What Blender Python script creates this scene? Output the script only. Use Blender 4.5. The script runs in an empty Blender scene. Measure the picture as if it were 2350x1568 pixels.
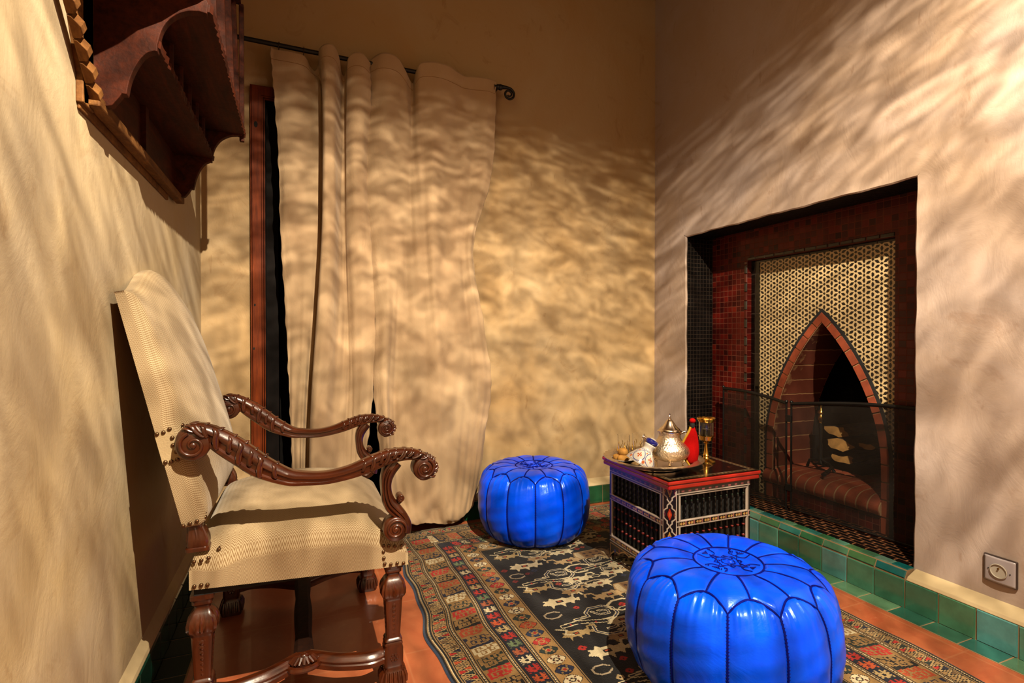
import bpy, bmesh, math, random
import numpy as np
from mathutils import Vector, Matrix
from math import sin, cos, pi, radians, sqrt, atan2, exp

random.seed(7); rng = np.random.default_rng(7)
SC = bpy.context.scene
COL = SC.collection

# ------------------------------------------------------------------ camera frame (metres; the room's axes run along its walls)
CAM_H = .911; YAW = radians(22.2); PIT = radians(-0.478); FPX = 1200.0
_fw = (sin(YAW)*cos(PIT), cos(YAW)*cos(PIT), sin(PIT)); _rt = (cos(YAW), -sin(YAW), 0)
_up = (-sin(YAW)*sin(PIT), -cos(YAW)*sin(PIT), cos(PIT))
def on(ax, val, px, py):
    """the point of the plane axis=val that the photo shows at px,py (used to read measurements off flat surfaces)"""
    u = (px-1175)/FPX; v = (784-py)/FPX
    r = [_fw[i]+u*_rt[i]+v*_up[i] for i in range(3)]
    t = (val-(0, 0, CAM_H)[ax])/r[ax]
    return (t*r[0], t*r[1], CAM_H+t*r[2])

# ------------------------------------------------------------------ helpers
ALB = .42     # painted colours are given as they look fully lit; real surfaces reflect this share of it
def lin1(c):
    return tuple(((x/255.)/12.92 if x/255. <= .04045 else ((x/255.+.055)/1.055)**2.4) for x in c)
def lin(c):
    return tuple(ALB*x for x in lin1(c))
def link(o, parent=None):
    COL.objects.link(o)
    if parent is not None: o.parent = parent
    return o
def tag(o, label=None, cat=None, group=None, kind=None):
    if label: o['label'] = label
    if cat: o['category'] = cat
    if group: o['group'] = group
    if kind: o['kind'] = kind
    return o
def empty(name, loc=(0, 0, 0), rz=0, label=None, cat=None, group=None):
    o = bpy.data.objects.new(name, None); o.location = loc; o.rotation_euler = (0, 0, rz); o.empty_display_size = .05
    link(o); return tag(o, label, cat, group)
def copy_tree(o, parent=None):
    c = o.copy(); link(c, parent)
    for ch in [k for k in o.children]: copy_tree(ch, c)
    return c

class MB:
    def __init__(s): s.v = []; s.f = []; s.m = []; s.mi = 0
    def add(s, vs, fs):
        b = len(s.v); s.v += [tuple(p) for p in vs]; s.f += [tuple(i+b for i in f) for f in fs]; s.m += [s.mi]*len(fs); return s
    def box(s, x0, x1, y0, y1, z0, z1, M=None):
        vs = [(x, y, z) for z in (z0, z1) for y in (y0, y1) for x in (x0, x1)]
        if M is not None: vs = [tuple(M @ Vector(p)) for p in vs]
        return s.add(vs, [(0, 2, 3, 1), (4, 5, 7, 6), (0, 1, 5, 4), (1, 3, 7, 5), (3, 2, 6, 7), (2, 0, 4, 6)])
    def rings(s, rs, closed=True, cap=True):
        n = len(rs[0]); vs = [p for r in rs for p in r]; fs = []
        for i in range(len(rs)-1):
            for j in range(n if closed else n-1):
                k = (j+1) % n; fs.append((i*n+j, i*n+k, (i+1)*n+k, (i+1)*n+j))
        if cap and closed: fs.append(tuple(range(n-1, -1, -1))); fs.append(tuple((len(rs)-1)*n+j for j in range(n)))
        return s.add(vs, fs)
    def lathe(s, prof, n=32, c=(0, 0, 0), M=None, cap=True):
        rs = []
        for r, z in prof:
            ring = [Vector((r*cos(2*pi*k/n), r*sin(2*pi*k/n), z)) for k in range(n)]
            if M is not None: ring = [M @ p for p in ring]
            rs.append([(p[0]+c[0], p[1]+c[1], p[2]+c[2]) for p in ring])
        return s.rings(rs, True, cap)
    def tube(s, pts, r, n=8, closed=False, flat=1.0, upv=None):
        pts = [Vector(p) for p in pts]; N = len(pts)
        rr = r if hasattr(r, '__len__') else [r]*N
        rs = []; prev = None
        for i, p in enumerate(pts):
            a = pts[i-1] if i > 0 else (pts[-1] if closed else p); b = pts[(i+1) % N] if (i < N-1 or closed) else p
            t = (b-a)
            if t.length < 1e-9: t = Vector((0, 0, 1))
            t.normalize()
            if upv is not None: prev = Vector(upv)
            if prev is None: prev = Vector((0, 0, 1)) if abs(t.z) < .9 else Vector((1, 0, 0))
            nrm = prev - t*prev.dot(t)
            if nrm.length < 1e-6: nrm = t.orthogonal()
            nrm.normalize(); bi = t.cross(nrm)
            if upv is None: prev = nrm
            rs.append([tuple(p+nrm*(rr[i]*cos(2*pi*k/n)*flat)+bi*(rr[i]*sin(2*pi*k/n))) for k in range(n)])
        if closed: rs.append(rs[0])
        return s.rings(rs, True, not closed)
    def prism(s, poly, x0, x1, f):
        """poly: 2-D outline, extruded between x0 and x1; f(u,v,w) -> xyz"""
        n = len(poly); vs = [f(u, v, x0) for u, v in poly]+[f(u, v, x1) for u, v in poly]
        fs = [tuple(range(n)), tuple(range(2*n-1, n-1, -1))]+[(j, j+n, (j+1) % n+n, (j+1) % n) for j in range(n)]
        return s.add(vs, fs)
    def ball(s, c, r, n=12, m=8, sc=(1, 1, 1)):
        rs = []
        for i in range(1, m):
            a = pi*i/m; rs.append([(c[0]+r*sc[0]*sin(a)*cos(2*pi*k/n), c[1]+r*sc[1]*sin(a)*sin(2*pi*k/n), c[2]-r*sc[2]*cos(a)) for k in range(n)])
        return s.rings(rs)
    def build(s, name, mat=None, parent=None, smooth=False, bevel=0, seg=2, sub=0, label=None, angle=40):
        me = bpy.data.meshes.new(name); me.from_pydata(s.v, [], s.f)
        mats = mat if isinstance(mat, (list, tuple)) else [mat]
        for m in mats: me.materials.append(m)
        if len(mats) > 1: me.polygons.foreach_set('material_index', s.m)
        bm = bmesh.new(); bm.from_mesh(me); bmesh.ops.remove_doubles(bm, verts=bm.verts, dist=1e-6)
        bmesh.ops.recalc_face_normals(bm, faces=bm.faces)
        if smooth:
            for f in bm.faces: f.smooth = True
            th = radians(angle)
            for e in bm.edges:
                if len(e.link_faces) == 2:
                    try: e.smooth = e.calc_face_angle() < th
                    except Exception: pass
        bm.to_mesh(me); bm.free(); me.update()
        o = bpy.data.objects.new(name, me); link(o, parent)
        if bevel:
            b = o.modifiers.new('b', 'BEVEL'); b.width = bevel; b.segments = seg; b.limit_method = 'ANGLE'; b.angle_limit = radians(35); b.harden_normals = False
        if sub: q = o.modifiers.new('s', 'SUBSURF'); q.levels = sub; q.render_levels = sub
        if label: o['label'] = label
        return o

def grid_obj(name, P, mat, parent=None, smooth=True, closeu=False, col=None, mask=None, uv=None, solid=0, offset=-1):
    """P: (nv,nu,3) array of points; col: (nv-1,nu-1,3) colour of each cell; mask False = cell left out"""
    nv, nu = P.shape[:2]
    i, j = np.meshgrid(np.arange(nv-1), np.arange(nu-1), indexing='ij')
    a = i*nu+j; q = np.stack([a, a+1, a+nu+1, a+nu], -1).reshape(-1, 4)
    keep = None
    if mask is not None: keep = mask.reshape(-1); q = q[keep]
    me = bpy.data.meshes.new(name); me.vertices.add(nv*nu); me.vertices.foreach_set('co', P.reshape(-1).astype(np.float32))
    F = len(q); me.loops.add(F*4); me.loops.foreach_set('vertex_index', q.reshape(-1).astype(np.int32))
    me.polygons.add(F); me.polygons.foreach_set('loop_start', (np.arange(F)*4).astype(np.int32))
    if smooth: me.polygons.foreach_set('use_smooth', np.ones(F, bool))
    me.update(calc_edges=True)
    if col is not None:
        c = col.reshape(-1, 3)
        if keep is not None: c = c[keep]
        at = me.attributes.new('Col', 'FLOAT_COLOR', 'FACE')
        at.data.foreach_set('color', np.concatenate([c, np.ones((F, 1))], 1).reshape(-1).astype(np.float32))
    if uv is not None:
        l = me.uv_layers.new(name='UVMap'); l.data.foreach_set('uv', uv.reshape(-1, 2)[q.reshape(-1)].reshape(-1).astype(np.float32))
    me.materials.append(mat); me.validate()
    if mask is not None:
        bm = bmesh.new(); bm.from_mesh(me); bmesh.ops.delete(bm, geom=[v for v in bm.verts if not v.link_faces], context='VERTS'); bm.to_mesh(me); bm.free()
    o = bpy.data.objects.new(name, me); link(o, parent)
    if solid: s = o.modifiers.new('t', 'SOLIDIFY'); s.thickness = solid; s.offset = offset
    return o

def catmull(pts, n):
    pts = [np.array(p, float) for p in pts]; out = []
    P = [2*pts[0]-pts[1]]+pts+[2*pts[-1]-pts[-2]]
    for i in range(1, len(P)-2):
        for k in range(n):
            t = k/n; out.append(.5*((2*P[i])+(-P[i-1]+P[i+1])*t+(2*P[i-1]-5*P[i]+4*P[i+1]-P[i+2])*t*t+(-P[i-1]+3*P[i]-3*P[i+1]+P[i+2])*t**3))
    out.append(pts[-1]); return [tuple(p) for p in out]

# ------------------------------------------------------------------ painter for woven / painted patterns (colour of the thing itself)
class Paint:
    def __init__(s, w, h, res, bg):
        s.nu = int(round(w/res)); s.nv = int(round(h/res)); s.w = w; s.h = h
        s.a = np.zeros((s.nv, s.nu, 3)); s.a[:] = lin(bg)
        s.x = (np.arange(s.nu)+.5)*w/s.nu; s.y = (np.arange(s.nv)+.5)*h/s.nv
        s.X, s.Y = np.meshgrid(s.x, s.y)
    def win(s, x0, x1, y0, y1):
        i0, i1 = np.searchsorted(s.y, [y0, y1]); j0, j1 = np.searchsorted(s.x, [x0, x1]); return slice(i0, i1), slice(j0, j1)
    def rect(s, x0, x1, y0, y1, c): s.a[s.win(x0, x1, y0, y1)] = lin(c)
    def put(s, w, m, c): s.a[w][m] = lin(c)
    def ell(s, cx, cy, rx, ry, c, p=2.0):
        w = s.win(cx-rx, cx+rx, cy-ry, cy+ry)
        m = (abs((s.X[w]-cx)/rx)**p+abs((s.Y[w]-cy)/ry)**p) < 1; s.put(w, m, c)
    def poly(s, pts, c):
        p = np.array(pts); w = s.win(p[:, 0].min(), p[:, 0].max(), p[:, 1].min(), p[:, 1].max()); X = s.X[w]; Y = s.Y[w]
        m = np.zeros(X.shape, bool); n = len(p)
        for i in range(n):
            (x1, y1), (x2, y2) = p[i], p[(i+1) % n]
            if y1 == y2: continue
            m ^= ((y1 > Y) != (y2 > Y)) & (X < (x2-x1)*(Y-y1)/(y2-y1)+x1)
        s.put(w, m, c)
    def line(s, pts, wd, c):
        h = wd/2
        for (x1, y1), (x2, y2) in zip(pts[:-1], pts[1:]):
            w = s.win(min(x1, x2)-h, max(x1, x2)+h, min(y1, y2)-h, max(y1, y2)+h); X = s.X[w]; Y = s.Y[w]
            dx, dy = x2-x1, y2-y1; L = dx*dx+dy*dy+1e-12
            t = np.clip(((X-x1)*dx+(Y-y1)*dy)/L, 0, 1); m = np.hypot(X-x1-t*dx, Y-y1-t*dy) < h; s.put(w, m, c)

# ------------------------------------------------------------------ materials
def nt(name):
    m = bpy.data.materials.new(name); m.use_nodes = True; t = m.node_tree; b = t.nodes['Principled BSDF']; return m, t, b
def N(t, ty, **k):
    n = t.nodes.new(ty)
    for a, v in k.items():
        if a in n.inputs: n.inputs[a].default_value = v
        else: setattr(n, a, v)
    return n
def ramp(t, fac, stops, interp='LINEAR'):
    r = t.nodes.new('ShaderNodeValToRGB'); r.color_ramp.interpolation = interp
    e = r.color_ramp.elements
    while len(e) > 1: e.remove(e[-1])
    e[0].position = stops[0][0]; e[0].color = (*stops[0][1], 1)
    for p, c in stops[1:]: q = e.new(p); q.color = (*c, 1)
    t.links.new(fac, r.inputs[0]); return r.outputs[0]
def bump(t, b, h, strength=.3, dist=.002):
    n = N(t, 'ShaderNodeBump'); n.inputs['Strength'].default_value = strength; n.inputs['Distance'].default_value = dist
    t.links.new(h, n.inputs['Height']); t.links.new(n.outputs[0], b.inputs['Normal']); return n
def noise(t, scale, detail=4, rough=.55, vec=None, dist=0):
    n = N(t, 'ShaderNodeTexNoise'); n.inputs['Scale'].default_value = scale; n.inputs['Detail'].default_value = detail
    n.inputs['Roughness'].default_value = rough; n.inputs['Distortion'].default_value = dist
    if vec is not None: t.links.new(vec, n.inputs['Vector'])
    return n.outputs[0]
def objvec(t, sc=(1, 1, 1), rot=(0, 0, 0), kind='Object'):
    c = N(t, 'ShaderNodeTexCoord'); m = N(t, 'ShaderNodeMapping'); m.inputs['Scale'].default_value = sc; m.inputs['Rotation'].default_value = rot
    t.links.new(c.outputs[kind], m.inputs[0]); return m.outputs[0]
def mixc(t, fac, a, b, mode='MIX'):
    n = N(t, 'ShaderNodeMix'); n.data_type = 'RGBA'; n.blend_type = mode
    if hasattr(fac, 'node'): t.links.new(fac, n.inputs[0])
    else: n.inputs[0].default_value = fac
    for x, s in ((a, 6), (b, 7)):
        if hasattr(x, 'node'): t.links.new(x, n.inputs[s])
        else: n.inputs[s].default_value = (*x, 1)
    return n.outputs[2]
def math_(t, op, a, b=None, c=None):
    n = N(t, 'ShaderNodeMath'); n.operation = op
    for k, x in enumerate((a, b, c)):
        if x is None: continue
        if hasattr(x, 'node'): t.links.new(x, n.inputs[k])
        else: n.inputs[k].default_value = x
    return n.outputs[0]
def plain(name, c, rough=.5, metal=0, coat=0, spec=.5, var=0, vs=20, bs=0, bsc=60):
    m, t, b = nt(name); L = lin1(c) if metal > .5 else lin(c)
    b.inputs['Base Color'].default_value = (*L, 1); b.inputs['Roughness'].default_value = rough; b.inputs['Metallic'].default_value = metal
    b.inputs['Coat Weight'].default_value = coat; b.inputs['Coat Roughness'].default_value = .08; b.inputs['Specular IOR Level'].default_value = spec
    if var:
        v = noise(t, vs, 5, vec=objvec(t)); col = ramp(t, v, [(.3, tuple(x*(1-var) for x in L)), (.7, tuple(min(1, x*(1+var)) for x in L))])
        t.links.new(col, b.inputs['Base Color'])
    if bs: bump(t, b, noise(t, bsc, 4, vec=objvec(t)), bs, .002)
    return m

def plaster(name, base, warm, stain):
    m, t, b = nt(name); v = objvec(t)
    n1 = noise(t, 1.7, 5, .6, v, .6); c = ramp(t, n1, [(.32, lin(base)), (.68, lin(warm))])
    n2 = noise(t, 7, 6, .62, v, 1.2); f = ramp(t, n2, [(.60, (0, 0, 0)), (.72, (1, 1, 1))])
    f2 = math_(t, 'MULTIPLY', f, .35); c = mixc(t, f2, c, lin(stain))
    n3 = noise(t, 24, 3, .5, objvec(t, (1, 1, .45)), .3); f3 = ramp(t, n3, [(.69, (0, 0, 0)), (.76, (1, 1, 1))])
    c = mixc(t, math_(t, 'MULTIPLY', f3, .35), c, lin(stain))
    t.links.new(c, b.inputs['Base Color']); b.inputs['Roughness'].default_value = .62; b.inputs['Specular IOR Level'].default_value = .3
    h = math_(t, 'ADD', math_(t, 'MULTIPLY', noise(t, 9, 6, .6, objvec(t, (1, 1, .6)), 1.0), 1.2), math_(t, 'MULTIPLY', noise(t, 90, 3, .6, v, .5), .12))
    bump(t, b, h, .45, .006); return m

def wood(name, c1, c2, rough=.3, coat=.6, scale=6, stretch=(1, 1, .12), bs=.15, dist=2.0, spec=None):
    m, t, b = nt(name); v = objvec(t, stretch)
    n = noise(t, scale*4, 6, .6, v, dist); c = ramp(t, n, [(.3, lin(c1)), (.7, lin(c2))])
    n2 = noise(t, scale*22, 3, .6, v, .4); c = mixc(t, math_(t, 'MULTIPLY', ramp(t, n2, [(.45, (0, 0, 0)), (.7, (1, 1, 1))]), .45), c, tuple(x*.45 for x in lin(c1)))
    t.links.new(c, b.inputs['Base Color']); b.inputs['Roughness'].default_value = rough; b.inputs['Coat Weight'].default_value = coat; b.inputs['Coat Roughness'].default_value = .12; b.inputs['Specular IOR Level'].default_value = spec if spec is not None else (.5 if coat > .3 else .15)
    bump(t, b, math_(t, 'ADD', n2, noise(t, 60, 3, .6, objvec(t))), bs, .002); return m

def tiles(name, axes, size, stops, grout, gw=.05, rough=.25, coat=.5, off=(0, 0), row=None, shift=0.0, bs=.5):
    """grid of hand-cut glazed tiles; axes e.g. 'YZ'; stops: palette ramp picked at random per tile"""
    m, t, b = nt(name)
    g = N(t, 'ShaderNodeTexCoord'); s = N(t, 'ShaderNodeSeparateXYZ'); t.links.new(g.outputs['Object'], s.inputs[0])
    U, V = [s.outputs['XYZ'.index(a)] for a in axes]
    wob = noise(t, 30, 2, .5, g.outputs['Object'])
    w = math_(t, 'MULTIPLY', math_(t, 'SUBTRACT', wob, .5), .12)
    sv = row if row else size
    u = math_(t, 'ADD', math_(t, 'DIVIDE', math_(t, 'SUBTRACT', U, off[0]), size), w)
    v = math_(t, 'ADD', math_(t, 'DIVIDE', math_(t, 'SUBTRACT', V, off[1]), sv), w)
    iv = math_(t, 'FLOOR', v)
    if shift: u = math_(t, 'ADD', u, math_(t, 'MULTIPLY', math_(t, 'MODULO', iv, 2.0), shift))
    iu = math_(t, 'FLOOR', u); fu = math_(t, 'SUBTRACT', u, iu); fv = math_(t, 'SUBTRACT', v, iv)
    e = math_(t, 'MINIMUM', math_(t, 'MINIMUM', fu, math_(t, 'SUBTRACT', 1.0, fu)), math_(t, 'MINIMUM', fv, math_(t, 'SUBTRACT', 1.0, fv)))
    gm = N(t, 'ShaderNodeMapRange'); gm.inputs[1].default_value = gw*.6; gm.inputs[2].default_value = gw*1.5
    t.links.new(e, gm.inputs[0])
    cx = N(t, 'ShaderNodeCombineXYZ'); t.links.new(iu, cx.inputs[0]); t.links.new(iv, cx.inputs[1])
    wn = N(t, 'ShaderNodeTexWhiteNoise'); wn.noise_dimensions = '2D'; t.links.new(cx.outputs[0], wn.inputs[0])
    c = ramp(t, wn.outputs[0], [(p, lin(q)) for p, q in stops])
    c = mixc(t, math_(t, 'MULTIPLY', noise(t, 35, 4, .6, g.outputs['Object']), .3), c, (0, 0, 0), 'MIX')
    c = mixc(t, gm.outputs[0], lin(grout), c); t.links.new(c, b.inputs['Base Color'])
    r = N(t, 'ShaderNodeMapRange'); r.inputs[3].default_value = .85; r.inputs[4].default_value = rough; t.links.new(gm.outputs[0], r.inputs[0]); t.links.new(r.outputs[0], b.inputs['Roughness'])
    t.links.new(math_(t, 'MULTIPLY', gm.outputs[0], coat), b.inputs['Coat Weight']); b.inputs['Specular IOR Level'].default_value = .25
    bump(t, b, math_(t, 'ADD', gm.outputs[0], math_(t, 'MULTIPLY', noise(t, 14, 2, .5, g.outputs['Object']), 1.2)), bs, .0015)
    return m

def vcol(name, rough=.8, bs=.2, bsc=400, sheen=0, coat=0, var=.25, vs=25):
    m, t, b = nt(name); a = N(t, 'ShaderNodeAttribute'); a.attribute_name = 'Col'
    n = noise(t, vs, 5, .6, objvec(t)); f = ramp(t, n, [(.3, (1-var,)*3), (.7, (1, 1, 1))])
    t.links.new(mixc(t, 1.0, a.outputs[0], f, 'MULTIPLY'), b.inputs['Base Color'])
    b.inputs['Roughness'].default_value = rough; b.inputs['Sheen Weight'].default_value = sheen; b.inputs['Coat Weight'].default_value = coat
    b.inputs['Coat Roughness'].default_value = .15; b.inputs['Specular IOR Level'].default_value = .5 if coat else .2
    if bs: bump(t, b, noise(t, bsc, 2, .5, objvec(t)), bs, .002)
    return m

def herring(name, c1, c2):
    m, t, b = nt(name); g = N(t, 'ShaderNodeTexCoord'); s = N(t, 'ShaderNodeSeparateXYZ'); t.links.new(g.outputs['UV'], s.inputs[0])
    u = math_(t, 'DIVIDE', s.outputs[0], .0135); tri = math_(t, 'PINGPONG', u, .5)
    v = math_(t, 'ADD', math_(t, 'DIVIDE', s.outputs[1], .0044), math_(t, 'MULTIPLY', tri, 3.0))
    w = math_(t, 'PINGPONG', v, .5); w = math_(t, 'MULTIPLY', w, 2.0)
    th = math_(t, 'SINE', math_(t, 'MULTIPLY', s.outputs[0], 2*pi/.0016)); w2 = math_(t, 'ADD', w, math_(t, 'MULTIPLY', th, .12))
    c = ramp(t, w2, [(.25, lin(c2)), (.6, lin(c1))])
    c = mixc(t, math_(t, 'MULTIPLY', noise(t, 5, 3, .5, g.outputs['Object']), .25), c, lin(c2))
    t.links.new(c, b.inputs['Base Color']); b.inputs['Roughness'].default_value = .75; b.inputs['Sheen Weight'].default_value = .15
    b.inputs['Specular IOR Level'].default_value = .35
    bump(t, b, w2, .35, .0012); return m

def glass(name, c=(1, 1, 1), rough=.02):
    m, t, b = nt(name); b.inputs['Base Color'].default_value = (*c, 1); b.inputs['Transmission Weight'].default_value = 1
    b.inputs['Roughness'].default_value = rough; b.inputs['IOR'].default_value = 1.35; return m

M = {}
M['wall_l'] = plaster('cream_plaster', (236, 216, 184), (228, 200, 152), (180, 138, 90))
M['wall_b'] = plaster('ochre_plaster', (232, 202, 156), (226, 184, 124), (170, 120, 66))
M['wall_r'] = plaster('cool_lit_plaster', (228, 208, 200), (220, 190, 164), (172, 130, 98))  # same plaster tinted rose; cool daylight is put into the colour
M['ceil'] = plain('ceiling_plaster', (205, 170, 120), .8)
M['ledge'] = plain('ledge_plaster', (240, 214, 165), .6, var=.06, bs=.4, bsc=40)
M['wood'] = wood('mahogany', (66, 25, 7), (110, 47, 13), .3, .35, 5)
M['woodx'] = wood('mahogany_along_x', (66, 25, 7), (110, 47, 13), .3, .35, 5, (.12, 1, 1))
M['shelfwood'] = wood('old_cedar', (56, 20, 6), (104, 42, 14), .7, .0, 5, (1, .15, 1), .35)
M['shelfpale'] = wood('pale_cedar', (110, 66, 30), (170, 116, 60), .7, 0, 6, (1, .3, .6), .4)  # paler than the cedar of the boards and end panels
M['doorwood'] = wood('pine_stain', (112, 42, 10), (176, 78, 22), .6, .05, 4, (1, 1, .1), .1)
M['fabric'] = herring('herringbone_weave', (236, 212, 168), (166, 130, 84))
M['railwood'] = wood('shaded_rail_wood', (40, 18, 8), (64, 30, 12), .7, 0)  # darker copy of the mahogany; the seat's shade is put into it
M['nail'] = plain('bronze_nail', (92, 66, 44), .28, .85)
M['iron'] = plain('black_iron', (14, 12, 11), .45, .3)
M['dark'] = plain('black_and_darkness', (9, 7, 6), .9)  # plain black parts; also darkness painted in the passage and table
M['curtain'] = None
# ------------------------------------------------------------------ the room
XL, XR, YB, YF, ZC = -.378, 1.93, 2.52, -1.6, 2.872
NY0, NY1, NZ0, NZ1 = 1.12, 2.257, .130, 1.453      # fireplace opening in the right wall
DX0, DX1, DZ = -.15, .70, 1.95                     # doorway in the back wall
def struct(o): o['kind'] = 'structure'; return o
fl = MB().box(XL-.2, XR+.2, YF-.2, YB+.2, -.06, 0)
mf, t, b = nt('terracotta')
v = objvec(t); c = ramp(t, noise(t, 3.2, 6, .65, v, 1.5), [(.3, lin((196, 96, 58))), (.7, lin((226, 132, 84)))])
c = mixc(t, math_(t, 'MULTIPLY', ramp(t, noise(t, 11, 6, .7, v, 3), [(.6, (0, 0, 0)), (.7, (1, 1, 1))]), .35), c, lin((240, 176, 130)))
s_ = N(t, 'ShaderNodeSeparateXYZ'); t.links.new(v, s_.inputs[0])
gx = math_(t, 'PINGPONG', math_(t, 'ADD', s_.outputs[0], .02), .15); gy = math_(t, 'PINGPONG', s_.outputs[1], .15)
g = ramp(t, math_(t, 'MINIMUM', gx, gy), [(.0, (1, 1, 1)), (.004, (0, 0, 0))])
c = mixc(t, math_(t, 'MULTIPLY', g, .3), c, lin((240, 170, 120)))
t.links.new(c, b.inputs['Base Color']); b.inputs['Roughness'].default_value = .38; b.inputs['Coat Weight'].default_value = .15
bump(t, b, noise(t, 12, 5, .6, v, 1), .25, .003)
struct(fl.build('floor', mf))
struct(MB().box(XL-.2, XR+.2, YF-.2, YB+.2, ZC, ZC+.1).build('ceiling', M['ceil']))
def subdiv_wall(o, amp=.0):
    return struct(o)
subdiv_wall(MB().box(XL-.15, XL, YF-.2, YB+.15, 0, ZC).build('wall_left', M['wall_l']))
w = MB(); w.box(XL-.15, DX0, YB, YB+.12, 0, ZC).box(DX1, XR+.15, YB, YB+.12, 0, ZC).box(DX0, DX1, YB, YB+.12, DZ, ZC)
struct(w.build('wall_back', M['wall_b']))
# right wall with the fireplace opening; the arris of the opening is a little uneven, as trowelled plaster is
def wobble(a, k): return .003+.0018*sin(a*23+k)+.0011*sin(a*61+2*k)
w = MB(); T = XR+.10
w.box(XR, T, YF-.2, NY0-.012, 0, ZC).box(XR, T, NY1+.012, YB+.15, 0, ZC).box(XR, T, NY0-.012, NY1+.012, NZ1+.012, ZC).box(XR, T, NY0-.012, NY1+.012, 0, NZ0-.02)
n = 60
def strip(A, B):   # A(k),B(k): inner wobbly edge and outer straight edge of a thin plaster band on the face
    vs = [];
    for k in range(n+1):
        a, bb = A(k/n), B(k/n); vs += [(XR+.004, *a), (XR, *[a[i]*.7+bb[i]*.3 for i in (0, 1)]), (XR, *bb), (XR+.009, *a)]
    fs = []
    for k in range(n):
        i = k*4; j = i+4; fs += [(i, i+1, j+1, j), (i+1, i+2, j+2, j+1), (i+3, i, j, j+3)]
    w.add(vs, fs)
strip(lambda s: (NY0+wobble(s, 1), NZ0-.02+s*(NZ1-NZ0+.02)), lambda s: (NY0-.012, NZ0-.02+s*(NZ1+.032-NZ0)))
strip(lambda s: (NY1-wobble(s, 3), NZ0-.02+s*(NZ1-NZ0+.02)), lambda s: (NY1+.012, NZ0-.02+s*(NZ1+.032-NZ0)))
strip(lambda s: (NY0+s*(NY1-NY0), NZ1-wobble(s, 5)), lambda s: (NY0-.012+s*(NY1-NY0+.024), NZ1+.012))
struct(w.build('wall_right', M['wall_r']))
struct(MB().box(XL-.15, XR+.15, YF-.35, YF-.2, 0, 1.0).build('wall_front', M['wall_l']))
# passage behind the doorway; its darkness is put into black walls
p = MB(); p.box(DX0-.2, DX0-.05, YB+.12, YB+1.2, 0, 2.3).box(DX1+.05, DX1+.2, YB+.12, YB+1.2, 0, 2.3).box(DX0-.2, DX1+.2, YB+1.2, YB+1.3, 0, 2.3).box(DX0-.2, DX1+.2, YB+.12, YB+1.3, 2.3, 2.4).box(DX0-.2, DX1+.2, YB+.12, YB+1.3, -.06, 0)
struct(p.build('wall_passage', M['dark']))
# ---- door frame (stained pine architrave with a moulded inner edge and a black inner jamb)
d = empty('door_1', (-.19, YB, 0)); d['kind'] = 'structure'
def fr(x0, x1, y0, y1, z0, z1, ox=.19): return (x0+ox, x1+ox, y0-YB, y1-YB, z0, z1)
jx = MB()
Y0 = YB-.022
OX0, OX1, OZ = -.19, .745, 1.995
def arch(off, wd, yf, mb):
    """three-sided mitred frame strip: off = distance from the outer edge"""
    a = off; bb = off+wd
    q = lambda x, z, y: (x+.19, y-YB, z)
    for P in ([(OX0+a, 0), (OX0+bb, 0), (OX0+bb, OZ-bb), (OX0+a, OZ-a)], [(OX1-bb, 0), (OX1-a, 0), (OX1-a, OZ-a), (OX1-bb, OZ-bb)], [(OX0+a, OZ-a), (OX0+bb, OZ-bb), (OX1-bb, OZ-bb), (OX1-a, OZ-a)]):
        mb.prism(P, yf, YB+.04, lambda u, v, wv: q(u, v, wv))
m1 = MB(); arch(0, .008, YB-.018, m1); arch(.008, .036, YB-.026, m1); arch(.046, .005, YB-.023, m1); arch(.053, .004, YB-.018, m1)
m1.build('architrave', M['doorwood'], d, bevel=.0015)
m2 = MB(); arch(.044, .016, YB-.008, m2); arch(.058, .05, YB+.03, m2); m2.build('door_jamb', wood('dark_jamb', (14, 7, 5), (26, 12, 8), .8, 0, 4, (1, 1, .1)), d, bevel=.001)
lf = MB(); lf.box(.11, .165, .06, .10, 0.01, 1.93); lf.build('door_leaf', wood('dark_leaf', (8, 5, 4), (14, 8, 6), .9, 0, 4, (1, 1, .1)), d, bevel=.002)
k = MB(); arch(0, .001, YB-.019, k)
kn = MB()
for (x, y) in ((587, 285), (585, 700), (583, 800), (585, 940), (583, 1040)):
    P = on(1, YB-.027, x, y); kn.add([(P[0]+.19+.006*cos(a)*(1.2 if y < 400 else .6), P[1]-YB-.0006, P[2]+.011*sin(a)*(1.2 if y < 400 else .5)) for a in np.linspace(0, 2*pi, 13)[:-1]], [tuple(range(12))])
kn.build('wood_knot', M['dark'], d)
M['leafdark'] = M['dark']

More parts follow.
